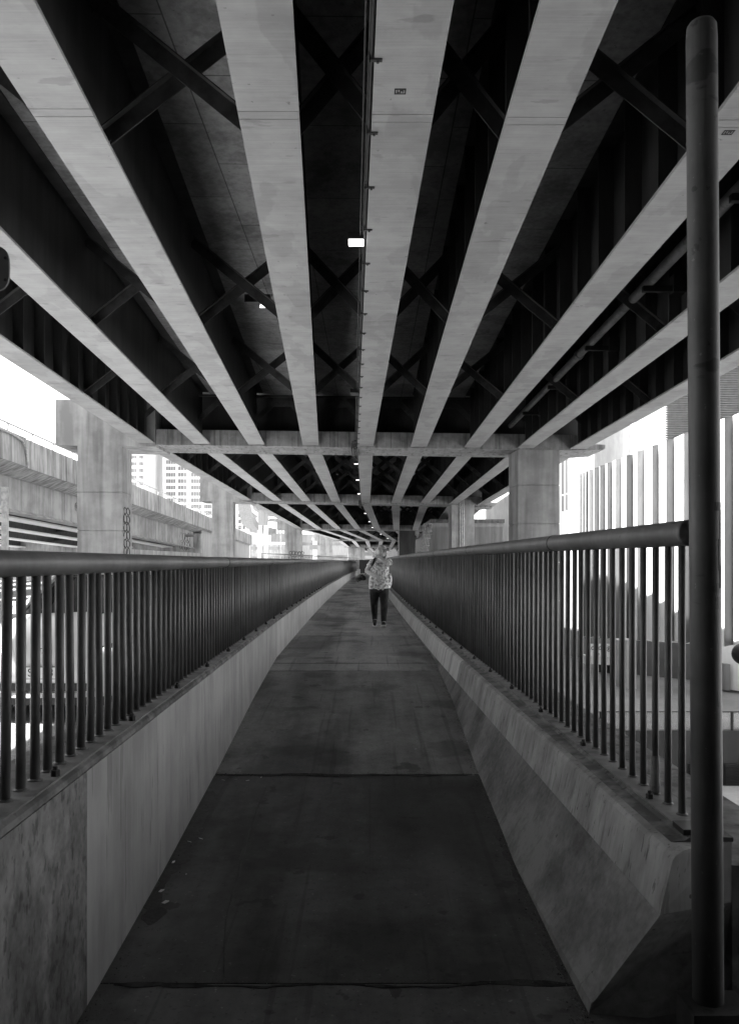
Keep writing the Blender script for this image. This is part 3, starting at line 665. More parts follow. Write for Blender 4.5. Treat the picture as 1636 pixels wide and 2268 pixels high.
# curved far ramps, columns and sign boards between the second and fourth piers
def slab_path(name, label, cat, pts, wid, thk, m, group=None):
    bm = BM(); pts = [Vector(p) for p in pts]; rows = []
    for i, p in enumerate(pts):
        t = pts[min(i+1, len(pts)-1)]-pts[max(0, i-1)]; n = Vector((-t.y, t.x, 0)).normalized()
        rows.append([p-n*wid/2, p+n*wid/2, p+n*wid/2+Vector((0, 0, thk)), p-n*wid/2+Vector((0, 0, thk))])
    sweep(bm, rows); return tag(obj(name, bm, m), label, cat, group)
def arc(y, xs, zc): return [P(x, zc+dy, yy) for x, dy, yy in xs]
slab_path('far_ramp', 'tall curving far road ramp sweeping down left of the grey sign board', 'ramp', [P(540, 1095, 200), P(541, 1130, 205), P(548, 1160, 210), P(565, 1178, 215), P(600, 1186, 220), P(660, 1188, 222)], 3, 2.0, 'shed', 'far curving road ramps')
slab_path('far_ramp', 'thin curving far ramp just right of the tallest one', 'ramp', [P(549, 1080, 230), P(547, 1120, 232), P(552, 1140, 235), P(570, 1152, 238), P(610, 1156, 240), P(690, 1156, 242)], 1.2, 1.0, 'shed', 'far curving road ramps')
slab_path('far_ramp', 'thin far ramp rising behind the grey sign board', 'ramp', [P(560, 1080, 250), P(559, 1110, 252), P(566, 1130, 255), P(590, 1143, 258), P(640, 1146, 260), P(700, 1147, 262)], 1.2, 1.0, 'shed', 'far curving road ramps')
slab_path('far_ramp', 'lowest far ramp passing behind the third bridge pier', 'ramp', [P(600, 1200, 215), P(660, 1201, 216), P(780, 1200, 220), P(860, 1200, 225)], 4, 2.2, 'shed', 'far curving road ramps')
for i, (x, y0) in enumerate([(548, 1160), (575, 1150), (589, 1150), (697, 1196)]):
    q = P(x, y0, 214); bm = BM(); box(bm, q.x-.55, q.x+.55, 213.4, 214.6, -.3, q.z); box(bm, q.x-.8, q.x+.8, 213.2, 214.8, q.z, q.z+.6)
    tag(obj('far_column', bm, 'tower'), ['slender white far column below the tall ramp bend', 'white far column below the left edge of the grey sign board', 'white far column below the right edge of the grey sign board', 'white far column just right of the third bridge pier'][i], 'column', 'far white ramp columns')
sb = thing('sign_board', 'blank grey back of a tall road sign board beyond the flyover', 'sign', tuple(P(584, 1200, 150)))
a = P(572, 1163, 150); b = P(594, 1130, 150); bm = BM(); box(bm, a.x, b.x, 149.9, 150.1, a.z, b.z); obj('panel', bm, 'shed', sb)
bm = BM(); c = P(584, 1163, 150); box(bm, c.x-.12, c.x+.12, 150.12, 150.4, -.3, b.z); obj('post', bm, 'galv', sb)
def text(s, size, loc, rot, m, parent=None, name='lettering', ext=.004, align='CENTER'):
    cu = bpy.data.curves.new(name, 'FONT'); cu.body = s; cu.size = size; cu.extrude = ext; cu.align_x = align; cu.align_y = 'CENTER'
    o = bpy.data.objects.new(name, cu); link(o)
    dg = bpy.context.evaluated_depsgraph_get(); me = bpy.data.meshes.new_from_object(o.evaluated_get(dg)); bpy.data.objects.remove(o)
    me.transform(Matrix.Translation(loc) @ Matrix.Rotation(rot[2], 4, 'Z') @ Matrix.Rotation(R(90), 4, 'X'))
    me.materials.clear(); me.materials.append(M[m]); o = bpy.data.objects.new(name, me); link(o)
    if parent: o.parent = parent; o.location = -world_loc(parent)
    return o
sb = thing('sign_board', 'dark framed sign board with pale letter strokes beside the third pier', 'sign', tuple(P(622, 1200, 190)))
a = P(611, 1182, 190); b = P(631, 1164, 190); bm = BM(); box(bm, a.x, b.x, 189.9, 190.1, a.z, b.z); obj('panel', bm, 'shed', sb)
for o_ in (.18, .52, .82):
    bm = BM(); x = lerp(a.x, b.x, o_); box(bm, x-.22, x+.22, 189.84, 189.9, a.z+.1, b.z-.4); box(bm, x-.4, x+.4, 189.83, 189.9, b.z-.5, b.z-.15); obj('letter_stroke', bm, 'tower', sb)
bm = BM(); box(bm, (a.x+b.x)/2-.15, (a.x+b.x)/2+.15, 190.15, 190.5, -.3, b.z); obj('post', bm, 'galv', sb)
sb = thing('sign_board', 'wide grey sign board under the far deck right of the third pier', 'sign', tuple(P(695, 1225, 180)))
a = P(686, 1217, 180); b = P(704, 1206, 180); bm = BM(); box(bm, a.x, b.x, 179.9, 180.1, a.z, b.z); obj('panel', bm, 'shed', sb)
bm = BM(); box(bm, a.x+.1, a.x+.3, 180.15, 180.4, -.3, b.z); obj('post', bm, 'galv', sb)
# far low buildings filling the end of the view
for i, (x0, x1, yt, Y, m) in enumerate([(395, 640, 1205, 330, 'column'), (640, 800, 1192, 340, 'offwhite'), (796, 905, 1197, 320, 'door'), (905, 1060, 1175, 300, 'column')]):
    a = P(x0, yt, Y); b = P(x1, yt, Y); t = thing('far_building', ['low pale far building behind the descending flyover', 'white far building behind the third and fourth piers', 'white far building straight down the footway past the person', 'pale far building behind the caged ladder'][i], 'building', ((a.x+b.x)/2, Y, -5 if i > 2 else 0))
    bm = BM(); box(bm, a.x, b.x, Y, Y+30, -6, a.z); obj('wall', bm, m, t)
    for k in range(2):
        z = lerp(1.0, a.z, (k+.45)/2); bm = BM(); box(bm, a.x+1.5, b.x-1.5, Y-.1, Y+.1, z, z+1.3); obj('window_band', bm, 'towerglass', t)
# thin railing on the far side of the road
fr = thing('fence', 'thin grey railing fence across the road in front of the third pier', 'fence', tuple(P(680, 1240, 60)))
fa = P(579, 1225, 52); fb = P(795, 1236, 88)
bm = BM(); tube(bm, [fa, fb], .035, 6); obj('top_rail', bm, 'galv', fr)
for i in range(78):
    p = fa.lerp(fb, i/77); bm = BM(); tube(bm, [(p.x, p.y, p.z-1.25), p], .02 if i % 12 else .045, 5); obj('picket', bm, 'galv', fr)
bm = BM(); sweep(bm, [[(p.x-.15, p.y, -.1), (p.x+.15, p.y, -.1), (p.x+.15, p.y, p.z-1.2), (p.x-.15, p.y, p.z-1.2)] for p in (fa, fb)]); obj('kerb_wall', bm, 'column', fr)
# white traffic barrier shapes far down the road
# ------------------------------------------------------------------ right: plant building, caged ladder
t = thing('plant_building', 'grey ribbed metal plant building behind the second bridge pier', 'building', (7, 64, -5.35))
a = P(953, 1163, 64); b = P(1115, 1158, 64); bm = BM()
sweep(bm, [[(a.x-.6, y, -5.4), (b.x, y, -5.4), (b.x, y, b.z), (a.x+.3, y, b.z-.0), (a.x-.6, y, a.z-.9)] for y in (64, 74)])
for i in range(60):
    x = lerp(a.x, b.x, i/60); box(bm, x, x+.05, 63.96, 63.999, -5.4, b.z-.3)
obj('wall', bm, 'shed', t)
bm = BM(); box(bm, a.x, b.x+.06, 63.9, 74.1, b.z+.002, b.z+.3); obj('roof_edge', bm, 'post', t)
t = thing('ladder', 'caged metal access ladder left of the grey plant building', 'ladder', (4.4, 62, -5.35))
for k in range(6):
    bm = BM(); a = P(930+k*3.2, 1226, 60); b = P(938+k*3.6, 1158+abs(k-3), 60); dy = .35*math.sin(k/5*math.pi); tube(bm, [a+Vector((0, -dy, -7)), a+Vector((0, -dy, 0)), b+Vector((0, -dy, 0))], .03, 6); obj('cage_bar', bm, 'galv', t)
for k in range(5):
    z = k/4; a = P(930+8*z, 1224-64*z, 60); bm = BM(); tube(bm, [a+Vector(((.62+.02*k)*q/8, -.36*math.sin(q/8*math.pi), 0)) for q in range(9)], .028, 6); obj('cage_hoop', bm, 'galv', t)
bm = BM(); a = P(925, 1183, 60.3); b = P(958, 1183, 60.3); tube(bm, [a, b], .05, 6); a = P(925, 1222, 60.3); b = P(958, 1222, 60.3); tube(bm, [a, b], .05, 6); obj('landing_rail', bm, 'galv', t)

# ------------------------------------------------------------------ right: white building with folded fins
WB = thing('clad_building', 'white building with folded vertical cladding fins over a shaded loading dock', 'building', (15, 45, -5.35))
FX = [(1284, 1288), (1289, 1296), (1297, 1302.5), (1304.5, 1314), (1315.5, 1327), (1328, 1340), (1344, 1355), (1363, 1375), (1387, 1401), (1411, 1426), (1444, 1457.5), (1475, 1492), (1514, 1528), (1560, 1574), (1604, 1622), (1652, 1672), (1704, 1726)]
nF = len(FX)
fY = lambda x: lerp(58, 33.5, ((x-1284)/420)**.55 if x > 1284 else 0)
fT = lambda x: 1048-.383*(x-1284); fB = lambda x: 1412+.064*(x-1298)
for i in range(nF-1):
    p, q = FX[i]; r = FX[i+1][0]; Yp = fY(p); Yr = fY(r); Yq = Yp+.10
    A = [P(p, fT(p), Yp), P(q, fT(q)+2, Yq), P(r, fT(r), Yr)]; Bm = [P(p, fB(p), Yp), P(q, fB(p)-4, Yq), P(r, fB(r), Yr)]
    for k in range(3): Bm[k].x = A[k].x; Bm[k].y = A[k].y
    bk = Vector((.5, .35, 0)); bm = BM()
    low = [Bm[0], Bm[1], Bm[2], Bm[2]+bk, Bm[1]+bk, Bm[0]+bk]; hi = [A[0], A[1], A[2], A[2]+bk, A[1]+bk, A[0]+bk]
    sweep(bm, [low, hi]); fin = obj('cladding_fin', bm, 'white', WB)
    dr = Vector((0, -.03, 0)); bm = BM(); sweep(bm, [[A_+dr, B_+dr, B_-dr*.9, A_-dr*.9] for A_, B_ in ((Bm[0], Bm[1]), (A[0], A[1]))])
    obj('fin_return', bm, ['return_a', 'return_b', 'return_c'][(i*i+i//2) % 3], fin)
# masses behind and above the fins
def mass(name, x0, x1, yt, yb, Y, dep, m, lab=None, skew=0):
    a = P(x0, yb, Y); b = P(x1, yt, Y); bm = BM()
    pts = [(a.x, Y), (b.x, Y-skew), (b.x, Y-skew+dep), (a.x, Y+dep)]
    hexa(bm, [(x, y, a.z) for x, y in pts]+[(x, y, b.z) for x, y in pts]); o = obj(name, bm, m, WB)
    if lab: o['label'] = lab
    return o
mass('upper_wall', 1316, 1402, 760, 1420, 66, 14, 'offwhite')
mass('upper_wall', 1404, 1452, 700, 1420, 65, 14, 'white')
mass('upper_wall', 1453, 1474, 700, 1420, 63, 14, 'offwhite')
a = P(1475, 950, 59); b = P(1720, 600, 59); bm = BM(); box(bm, a.x, b.x, 59.2, 72, -5.4, b.z)
obj('louvre_wall', bm, 'louvre', WB)
bm = BM(); z = 10.0
while z < b.z: hexa(bm, [(a.x, 58.95, z), (b.x, 58.95, z), (b.x, 59.19, z+.08), (a.x, 59.19, z+.08), (a.x, 58.95, z+.03), (b.x, 58.95, z+.03), (b.x, 59.19, z+.12), (a.x, 59.19, z+.12)]); z += .17
obj('louvre_blades', bm, 'louvre', WB)
# tall white wall with slit windows beside the nearest right pier column
t = thing('white_wall_block', 'white block with slit windows between the right column and the cladding fins', 'building', (19, 75, -5.35))
a = P(1200, 1420, 75); b = P(1283, 1000, 75); bm = BM(); box(bm, a.x, b.x, 75, 90, -6, b.z); obj('wall', bm, 'white', t)
for k in range(4):
    u = 1243+k*9.7; bm = BM()
    for y0, y1 in ((1094-3*k, 1012-2*k), (1132-3*k, 1098-3*k)):
        a = P(u, y0, 75); b = P(u+5, y1, 75); box(bm, a.x, b.x, 74.94, 75.01, a.z, b.z)
    obj('slit_window', bm, 'shed', t)
t = thing('ribbed_wall_block', 'pale ribbed metal wall with sloping dashed trim left of the nearest right column', 'building', (21, 95, -5.35))
a = P(1075, 1245, 95); b = P(1250, 1050, 95); bm = BM()
hexa(bm, [(a.x, 95, -6), (b.x, 95, -6), (b.x, 110, -6), (a.x, 110, -6), (a.x, 95, 8.0), (b.x, 95, 14.5), (b.x, 110, 14.5), (a.x, 110, 8.0)])
for i in range(64): x = lerp(a.x, b.x, i/64); box(bm, x, x+.05, 94.95, 94.999, 3.4, lerp(8, 14.5, i/64))
obj('wall', bm, 'offwhite', t)
bm = BM()
for i in range(22):
    for za, zb in ((8.02, 14.4), (1.6, 6.2)):
        x = lerp(a.x, b.x, i/22); z = lerp(za, zb, i/22); bar(bm, (x, 94.85, z), (x+.32, 94.85, z+.21), .16, .1, Vector((0, 1, 0)))
obj('trim', bm, 'tower', t)
# loading dock under the fins
mass('dock_wall', 1262, 1372, 1395, 1530, 60, 3, 'offwhite', skew=10)
mass('dock_wall', 1411, 1540, 1418, 1516, 50.2, 3, 'door', 'shaded grey dock wall panel', skew=3.2)
mass('dock_wall', 1597, 1640, 1424, 1524, 44, 6, 'white', 'sunlit white concrete dock wall', skew=2)
mass('dock_door', 1326, 1366, 1471, 1521, 51.5, .5, 'dark', skew=1)
mass('dock_door', 1604, 1613, 1470, 1528, 43.45, .4, 'shed', skew=.2)
mass('dock_column', 1371, 1385, 1418, 1608, 45.5, 1.2, 'ground'); mass('dock_column', 1386, 1409, 1418, 1614, 44.6, 1.2, 'column')
mass('fascia', 1296, 1372, 1452, 1470, 51, .9, 'white', skew=1)
sg = thing('dock_sign', 'white sign reading Loading Dock on the shaded wall behind the right railing', 'sign', tuple(P(1330, 1440, 50.6)))
a = P(1297, 1452, 50.7); b = P(1368, 1425, 50.7); bm = BM(); box(bm, a.x, b.x, 50.5, 50.6, a.z, b.z); obj('panel', bm, 'white', sg)
k = 50.5/F
text('Loading D', 14.2*k*1.15, Vector((P(1300, 0, 50.5).x, 50.48, P(0, 1434, 50.5).z)), (0, 0, 0), 'black', sg, align='LEFT')
text('2 to 4', 14.2*k*1.15, Vector((P(1300, 0, 50.5).x, 50.48, P(0, 1447, 50.5).z)), (0, 0, 0), 'black', sg, align='LEFT')
# dark retaining wall with glass balustrade on the near edge of the terrace
dw = thing('dark_wall', 'dark low wall with louvre grille below the dock terrace', 'wall', (16, 33, -7.4))
bm = BM(); box(bm, 9.4, 60, 32.6, 32.95, -7.5, -5.15); obj('wall', bm, 'dark', dw)
for x0 in (1524, 1604):
    a = P(x0, 1735, 32.58); b = P(x0+46, 1691, 32.58); bm = BM(); box(bm, a.x, b.x, 32.55, 32.599, -7.38, b.z)
    for q in range(12): z = lerp(-7.3, b.z-.05, q/12); box(bm, a.x+.03, b.x-.03, 32.50, 32.549, z, z+.025)
    obj('louvre_grille', bm, 'black', dw)
gb = thing('glass_balustrade', 'low glass balustrade along the top of the dark wall', 'balustrade', (16, 32.75, -5.15))
gm = bpy.data.materials.new('smoky glass'); gm.use_nodes = True; b_ = gm.node_tree.nodes['Principled BSDF']; b_.inputs['Base Color'].default_value = (.35, .35, .35, 1); b_.inputs['Roughness'].default_value = .05; b_.inputs['Alpha'].default_value = .45
M['glass'] = gm
for i in range(8):
    x = 9.5+i*2.7; bm = BM(); box(bm, x+.05, x+2.63, 32.74, 32.76, -5.1, -4.45); obj('glass_panel', bm, 'glass', gb)
    bm = BM(); box(bm, x-.04, x+.04, 32.7, 32.8, -5.15, -4.42); obj('post', bm, 'black', gb)
bm = BM(); box(bm, 9.4, 31.2, 32.7, 32.8, -4.42, -4.38); obj('rail', bm, 'black', gb)
t = thing('lamp_bollard', 'round dark globe on a post at the right photo edge beyond the dark wall', 'bollard', tuple(P(1640, 1600, 31)))
c = P(1645, 1448, 31); bm = BM(); bmesh.ops.create_uvsphere(bm, u_segments=20, v_segments=14, radius=.42, matrix=Matrix.Translation(c)); obj('globe', bm, 'black', t, True)
bm = BM(); tube(bm, [(c.x+.1, 31, c.z-.4), (c.x+.1, 31, -7.4)], .06, 10); obj('post', bm, 'galv', t)

# ------------------------------------------------------------------ white car on the road to the left
M['carpaint'] = mat('white car paint', .74, .78, [((1, 1, 1), 1, 2, 1)], rough=.25, spec=.5)
M['carglass'] = mat('car window glass', .015, .02, [((1, 1, 1), 1, 2, 1)], rough=.05, spec=.6)
M['chrome'] = mat('lamp reflector', .6, .7, [((1, 1, 1), 3, 2, 1)], rough=.15, metallic=.9)
M['tyre'] = mat('black rubber', .015, .025, [((1, 1, 1), 9, 3, 1)], rough=.8)
M['numplate'] = mat('number plate white', .72, .76, [((1, 1, 1), 3, 2, 1)], rough=.5)
CX, CY = -3.58, 8.75
car = thing('car', 'white car driving towards the viewer, seen through the left railing bars', 'car', (CX, CY, -.02))
ST = [(0.0, .62, .40, .66), (.04, .78, .32, .74), (.12, .88, .28, .79), (.3, .945, .25, .86), (.6, .965, .24, .95), (1.0, .975, .24, 1.04), (1.45, .975, .24, 1.12), (2.5, .975, .24, 1.10), (3.5, .97, .24, 1.10), (4.2, .93, .26, 1.10), (4.6, .84, .34, 1.02), (4.72, .62, .42, .92)]
bm = BM(); rows = []
for y, wd, zb, zt in ST:
    h = zt-zb; half = [(0, zb), (.8*wd, zb), (.955*wd, zb+.06), (wd, zb+.3*h), (.99*wd, zb+.6*h), (.955*wd, zb+.85*h), (.85*wd, zt-.015), (.6*wd, zt+.012), (.3*wd, zt+.024), (0, zt+.03)]
    rows.append([(CX+x, CY+y, z) for x, z in half]+[(CX-x, CY+y, z) for x, z in half[-2:0:-1]])
sweep(bm, rows); obj('body', bm, 'carpaint', car, True)
bm = BM(); rows = []
for y, wb, zb, wt, zt in [(1.30, .82, 1.09, .81, 1.12), (1.6, .87, 1.08, .80, 1.29), (2.25, .89, 1.08, .68, 1.60), (3.2, .89, 1.08, .67, 1.62), (4.0, .85, 1.08, .66, 1.46), (4.5, .76, 1.06, .72, 1.10)]:
    rows.append([(CX+x, CY+y, z) for x, z in ((-wb, zb), (wb, zb), (wt, zt-.02), (wt*.6, zt), (-wt*.6, zt), (-wt, zt-.02))])
sweep(bm, rows); obj('windscreen', bm, 'carglass', car)
bm = BM(); sweep(bm, [[(CX+x, CY+y, z) for x, z in ((-wt, zt-.02), (wt, zt-.02), (wt*.6, zt+.022), (-wt*.6, zt+.022))] for y, wt, zt in ((2.2, .69, 1.60), (2.6, .69, 1.63), (3.2, .68, 1.63), (3.7, .66, 1.55))]); obj('roof', bm, 'carpaint', car)
for sx in (-1, 1):
    bm = BM(); bar(bm, (CX+sx*.84, CY+1.28, 1.10), (CX+sx*.70, CY+2.24, 1.60), .07, .06); bar(bm, (CX+sx*.695, CY+2.24, 1.60), (CX+sx*.67, CY+3.9, 1.50), .05, .05); obj('pillar', bm, 'carpaint', car)
    bm = BM(); bmesh.ops.create_uvsphere(bm, u_segments=14, v_segments=10, radius=1, matrix=Matrix.Translation((CX+sx*1.07, CY+1.62, 1.16)) @ Matrix.Diagonal((.12, .07, .085, 1))); box(bm, CX+sx*.93-.06, CX+sx*.93+.06, CY+1.60, CY+1.66, 1.08, 1.12); obj('wing_mirror', bm, 'carpaint', car, True)
    # headlight: slanted almond housing with bright reflectors
    bm = BM(); pr = [(.47, .185, .755), (.60, .185, .745), (.80, .245, .765), (.915, .40, .85), (.93, .46, .93), (.86, .36, .915), (.70, .25, .845), (.55, .20, .80)]
    pts = [(CX+sx*x, CY+y-.085, z) for x, y, z in pr]; sweep(bm, [pts, [(x, y+.14, z) for x, y, z in pts]]); hl = obj('headlight', bm, 'black', car)
    for x, y, z, r in ((.66, .19, .80, .032), (.75, .23, .825, .036), (.85, .33, .87, .03)):
        bm = BM(); bmesh.ops.create_uvsphere(bm, u_segments=12, v_segments=8, radius=r, matrix=Matrix.Translation((CX+sx*x, CY+y-.09, z))); obj('reflector', bm, 'lamp' if sx > 0 else 'chrome', hl, True)
    bm = BM(); box(bm, CX+sx*.78-.12, CX+sx*.78+.12, CY+.10, CY+.2, .455, .495); obj('fog_vent', bm, 'black', car)
    for yy in (.85, 3.75):
        bm = BM(); tube(bm, [(CX+sx*.76, CY+yy, .31), (CX+sx*.98, CY+yy, .31)], .33, 28); wl = obj('wheel', bm, 'tyre', car)
        bm = BM(); tube(bm, [(CX+sx*.97, CY+yy, .31), (CX+sx*.99, CY+yy, .31)], .22, 20); obj('rim', bm, 'chrome', wl)
bm = BM(); sweep(bm, [[(CX+x, CY+y, z) for x, z in ((-.58, .335), (.58, .335), (.52, .42), (-.52, .42))] for y in (-.012, .3)]); obj('lower_intake', bm, 'black', car)
bm = BM(); rows = []
for x in [-.9, -.8, -.6, -.3, 0, .3, .6, .8, .9]:
    y = .02+.30*(abs(x)/.9)**3; rows.append([(CX+x, CY+y-.06, .265), (CX+x, CY+y+.2, .25), (CX+x, CY+y+.2, .31), (CX+x, CY+y-.03, .315)])
sweep(bm, rows); obj('bumper_lip', bm, 'carpaint', car)
bm = BM(); box(bm, CX-.85, CX+.85, CY+.06, CY+4.5, .17, .255); obj('undertray', bm, 'black', car)
bm = BM(); box(bm, CX-.186, CX+.186, CY-.035, CY-.012, .475, .60); npl = obj('number_plate', bm, 'numplate', car)
bm = BM()
for a in ((-.19, .19, .47, .475), (-.19, .19, .60, .605), (-.19, -.185, .475, .60), (.185, .19, .475, .60)): box(bm, CX+a[0], CX+a[1], CY-.037, CY-.012, a[2], a[3])
obj('plate_frame', bm, 'black', npl)
o = text('SP 68', .125, Vector((CX-.02, CY-.036, .537)), (0, 0, 0), 'black', npl, ext=.0015)
bm = BM(); bar(bm, (CX, CY-.018, .74), (CX, CY+.028, .805), .035, .012); bar(bm, (CX-.04, CY+.02, .80), (CX+.04, CY+.02, .80), .014, .012); obj('emblem', bm, 'chrome', car)
bm = BM(); rows = []
for x in [-.86, -.6, -.3, 0, .3, .6, .86]:
    y = .085+.30*(abs(x)/.9)**3; z = .742; rows.append([(CX+x, CY+y-.09, z), (CX+x, CY+y+.02, z), (CX+x, CY+y+.02, z+.006), (CX+x, CY+y-.09, z+.006)])
for k in range(2):
    bm2 = BM(); sx = -1 if k else 1
    tube(bm2, [(CX+sx*.2, CY+1.22, 1.115), (CX+sx*.6, CY+1.36, 1.14), (CX+sx*-.05, CY+1.45, 1.17)], .012, 6); obj('wiper', bm2, 'black', car)
bm.free()

# ------------------------------------------------------------------ person walking towards us
M['skin'] = mat('skin', .56, .64, [((1, 1, 1), 20, 3, 1)], rough=.6)
M['shirt'] = mat('patterned shirt cloth', .22, .90, [((1, 1, 1), 24, 4, 1)], rough=.9, lim=(.38, .58))
M['jeans'] = mat('dark jeans', .022, .045, [((1, 1, .5), 9, 5, 1)], rough=.9)
M['hair'] = mat('blond hair', .4, .7, [((12, 12, 1.5), 8, 4, 1)], rough=.6)
M['cap_cloth'] = mat('pale cap cloth', .34, .42, [((1, 1, 1), 12, 3, 1)], rough=.9)
M['shoe'] = mat('dark trainers', .02, .035, [((1, 1, 1), 12, 3, 1)], rough=.7)
PYD = 16.0
def q(zx, zy, dy=0): return Vector((zx*.00127-.891, PYD+dy, 2.657-.00127*zy))
def loft(bm, rings, n=16):
    """rings = (centre, rx, ry); a closed tapering limb"""
    cs = [Vector(r[0]) for r in rings]; rows = []
    for i, (c, rx_, ry_) in enumerate(rings):
        t = (cs[min(i+1, len(cs)-1)]-cs[max(i-1, 0)]).normalized()
        ref = Vector((0, 1, 0)) if abs(t.y) < .8 else Vector((1, 0, 0))
        a = t.cross(ref).normalized(); b = a.cross(t)
        rows.append([cs[i]+a*(rx_*math.cos(2*math.pi*k/n))+b*(ry_*math.sin(2*math.pi*k/n)) for k in range(n)])
    sweep(bm, rows)
def ball(bm, c, rx_, ry_, rz_, seg=16):
    bmesh.ops.create_uvsphere(bm, u_segments=seg, v_segments=seg*2//3, radius=1, matrix=Matrix.Translation(c) @ Matrix.Diagonal((rx_, ry_, rz_, 1)))
def fuse(name, bm, m, parent, vox, sm=4):
    me = bpy.data.meshes.new(name); bmesh.ops.recalc_face_normals(bm, faces=bm.faces); bm.to_mesh(me); bm.free()
    o = bpy.data.objects.new(name, me); link(o)
    r = o.modifiers.new('r', 'REMESH'); r.mode = 'VOXEL'; r.voxel_size = vox
    k = o.modifiers.new('s', 'SMOOTH'); k.factor = .5; k.iterations = sm
    bpy.context.view_layer.update()
    me2 = bpy.data.meshes.new_from_object(o.evaluated_get(bpy.context.evaluated_depsgraph_get())); bpy.data.objects.remove(o)
    for p in me2.polygons: p.use_smooth = True
    me2.materials.clear(); me2.materials.append(M[m]); me2.name = name
    o = bpy.data.objects.new(name, me2); link(o)
    if parent: o.parent = parent; o.location = -world_loc(parent)
    return o
GZ = .453
per = thing('person', 'person walking towards us in pale cap, patterned shirt and dark jeans, forearm across face', 'person', (.24, PYD, GZ))
bm = BM()
loft(bm, [(q(855, 1180), .15, .12), (q(852, 1060), .185, .14), (q(858, 900), .165, .13), (q(866, 780), .165, .115), (q(872, 710), .15, .09), (q(880, 670), .08, .07), (q(888, 630, -.01), .05, .052), (q(896, 590, -.02), .05, .055)])
ball(bm, q(902, 548, -.03), .078, .095, .112); ball(bm, q(915, 570, -.085), .05, .05, .07)
ball(bm, q(930, 566, -.135), .016, .022, .022, 8); ball(bm, q(918, 612, -.105), .032, .03, .022, 8)
for ex in (-.075, .07): ball(bm, q(902, 556, -.02)+Vector((ex, .01, 0)), .014, .024, .032, 8)
# right arm (left in the picture): elbow out, hand on the belly
loft(bm, [(q(765, 700), .055, .06), (q(735, 735, .0), .062, .062), (q(690, 800, .02), .052, .056), (q(655, 850, .03), .046, .050)])
loft(bm, [(q(648, 848, .03), .044, .046), (q(690, 875, -.02), .048, .048), (q(750, 900, -.10), .042, .042), (q(805, 922, -.17), .031, .027)])
loft(bm, [(q(800, 920, -.165), .030, .022), (q(830, 938, -.19), .040, .020), (q(856, 962, -.20), .042, .017)])
for k, (dx, ln) in enumerate([(-20, 44), (-7, 54), (7, 52), (20, 40)]):
    a = q(850+dx*.8, 962-dx*.5, -.205); loft(bm, [(a, .0095, .0095), (a+q(6, ln*.5, 0)-q(0, 0, 0), .0090, .0090), (a+q(8, ln, .006)-q(0, 0, 0), .007, .007)], 8)
a = q(838, 925, -.20); loft(bm, [(a, .012, .012), (a+q(24, 8, -.012)-q(0, 0, 0), .010, .010), (a+q(38, 22, -.006)-q(0, 0, 0), .008, .008)], 8)
# left arm (right in the picture): raised, forearm across the chin, hand on the strap at the other shoulder
loft(bm, [(q(985, 700, .0), .058, .06), (q(1003, 715, -.06), .056, .058), (q(1000, 735, -.16), .050, .052), (q(985, 728, -.24), .046, .046)])
loft(bm, [(q(992, 732, -.24), .045, .045), (q(940, 705, -.235), .048, .046), (q(880, 665, -.21), .040, .038), (q(835, 632, -.18), .029, .027)])
loft(bm, [(q(842, 636, -.18), .028, .026), (q(815, 618, -.165), .038, .024), (q(792, 606, -.14), .036, .022)])
for k in range(4):
    a = q(798-8*k, 596+12*k, -.15); loft(bm, [(a, .0095, .0095), (a+Vector((-.030, .03, -.002)), .009, .009), (a+Vector((-.045, .07, -.01)), .0075, .0075)], 8)
a = q(812, 606, -.17); loft(bm, [(a, .012, .012), (a+Vector((-.012, -.008, .028)), .010, .010), (a+Vector((-.03, .0, .045)), .008, .008)], 8)
for sx, hx, kx, ax, dy, kz, az in ((-1, 790, 775, 788, .22, 1370, 1600), (1, 925, 935, 925, -.16, 1375, 1610)):
    loft(bm, [(q(hx, 1150), .085, .095), (q((hx+kx)/2, 1260, dy*.25), .075, .08), (q(kx, kz, dy*.45), .055, .058), (q((kx+ax)/2, 1470, dy*.8), .05, .055), (q(ax, az, dy), .036, .04), (q(ax, az+60, dy-.02), .034, .05)])
body = fuse('body', bm, 'skin', per, .0085, 3)
bm = BM()
loft(bm, [(q(862, 1132), .226, .155), (q(860, 1080), .222, .165), (q(855, 1000), .212, .168), (q(858, 900), .190, .155), (q(866, 790), .182, .132), (q(872, 720), .170, .105), (q(880, 682), .105, .085), (q(884, 664), .066, .064)], 28)
loft(bm, [(q(790, 705), .07, .075), (q(752, 722), .080, .080), (q(715, 772, .01), .074, .076), (q(702, 792, .012), .074, .076)])
loft(bm, [(q(960, 700), .07, .075), (q(1000, 708, -.03), .078, .080), (q(1008, 728, -.10), .072, .074), (q(1006, 734, -.135), .070, .072)])
ball(bm, q(845, 1128, -.15), .03, .02, .035); ball(bm, q(905, 1128, -.15), .03, .02, .035); loft(bm, [(q(1010, 900, .0), .05, .09), (q(1030, 1000, .02), .04, .08), (q(1040, 1085, .03), .015, .05)])
sh_ = fuse('shirt', bm, 'shirt', per, .011, 3)
bm = BM()
for z in range(6): ball(bm, q(868+z*1.5, 780+z*58, -.135-.012*min(z, 3)-.003*z), .006, .004, .006, 6)
loft(bm, [(q(836, 1120, -.158), .004, .004), (q(862, 1060, -.172), .004, .004), (q(866, 900, -.158), .004, .004), (q(872, 740, -.115), .004, .004)], 6)
obj('button_placket', bm, 'hair', sh_)
bm = BM()
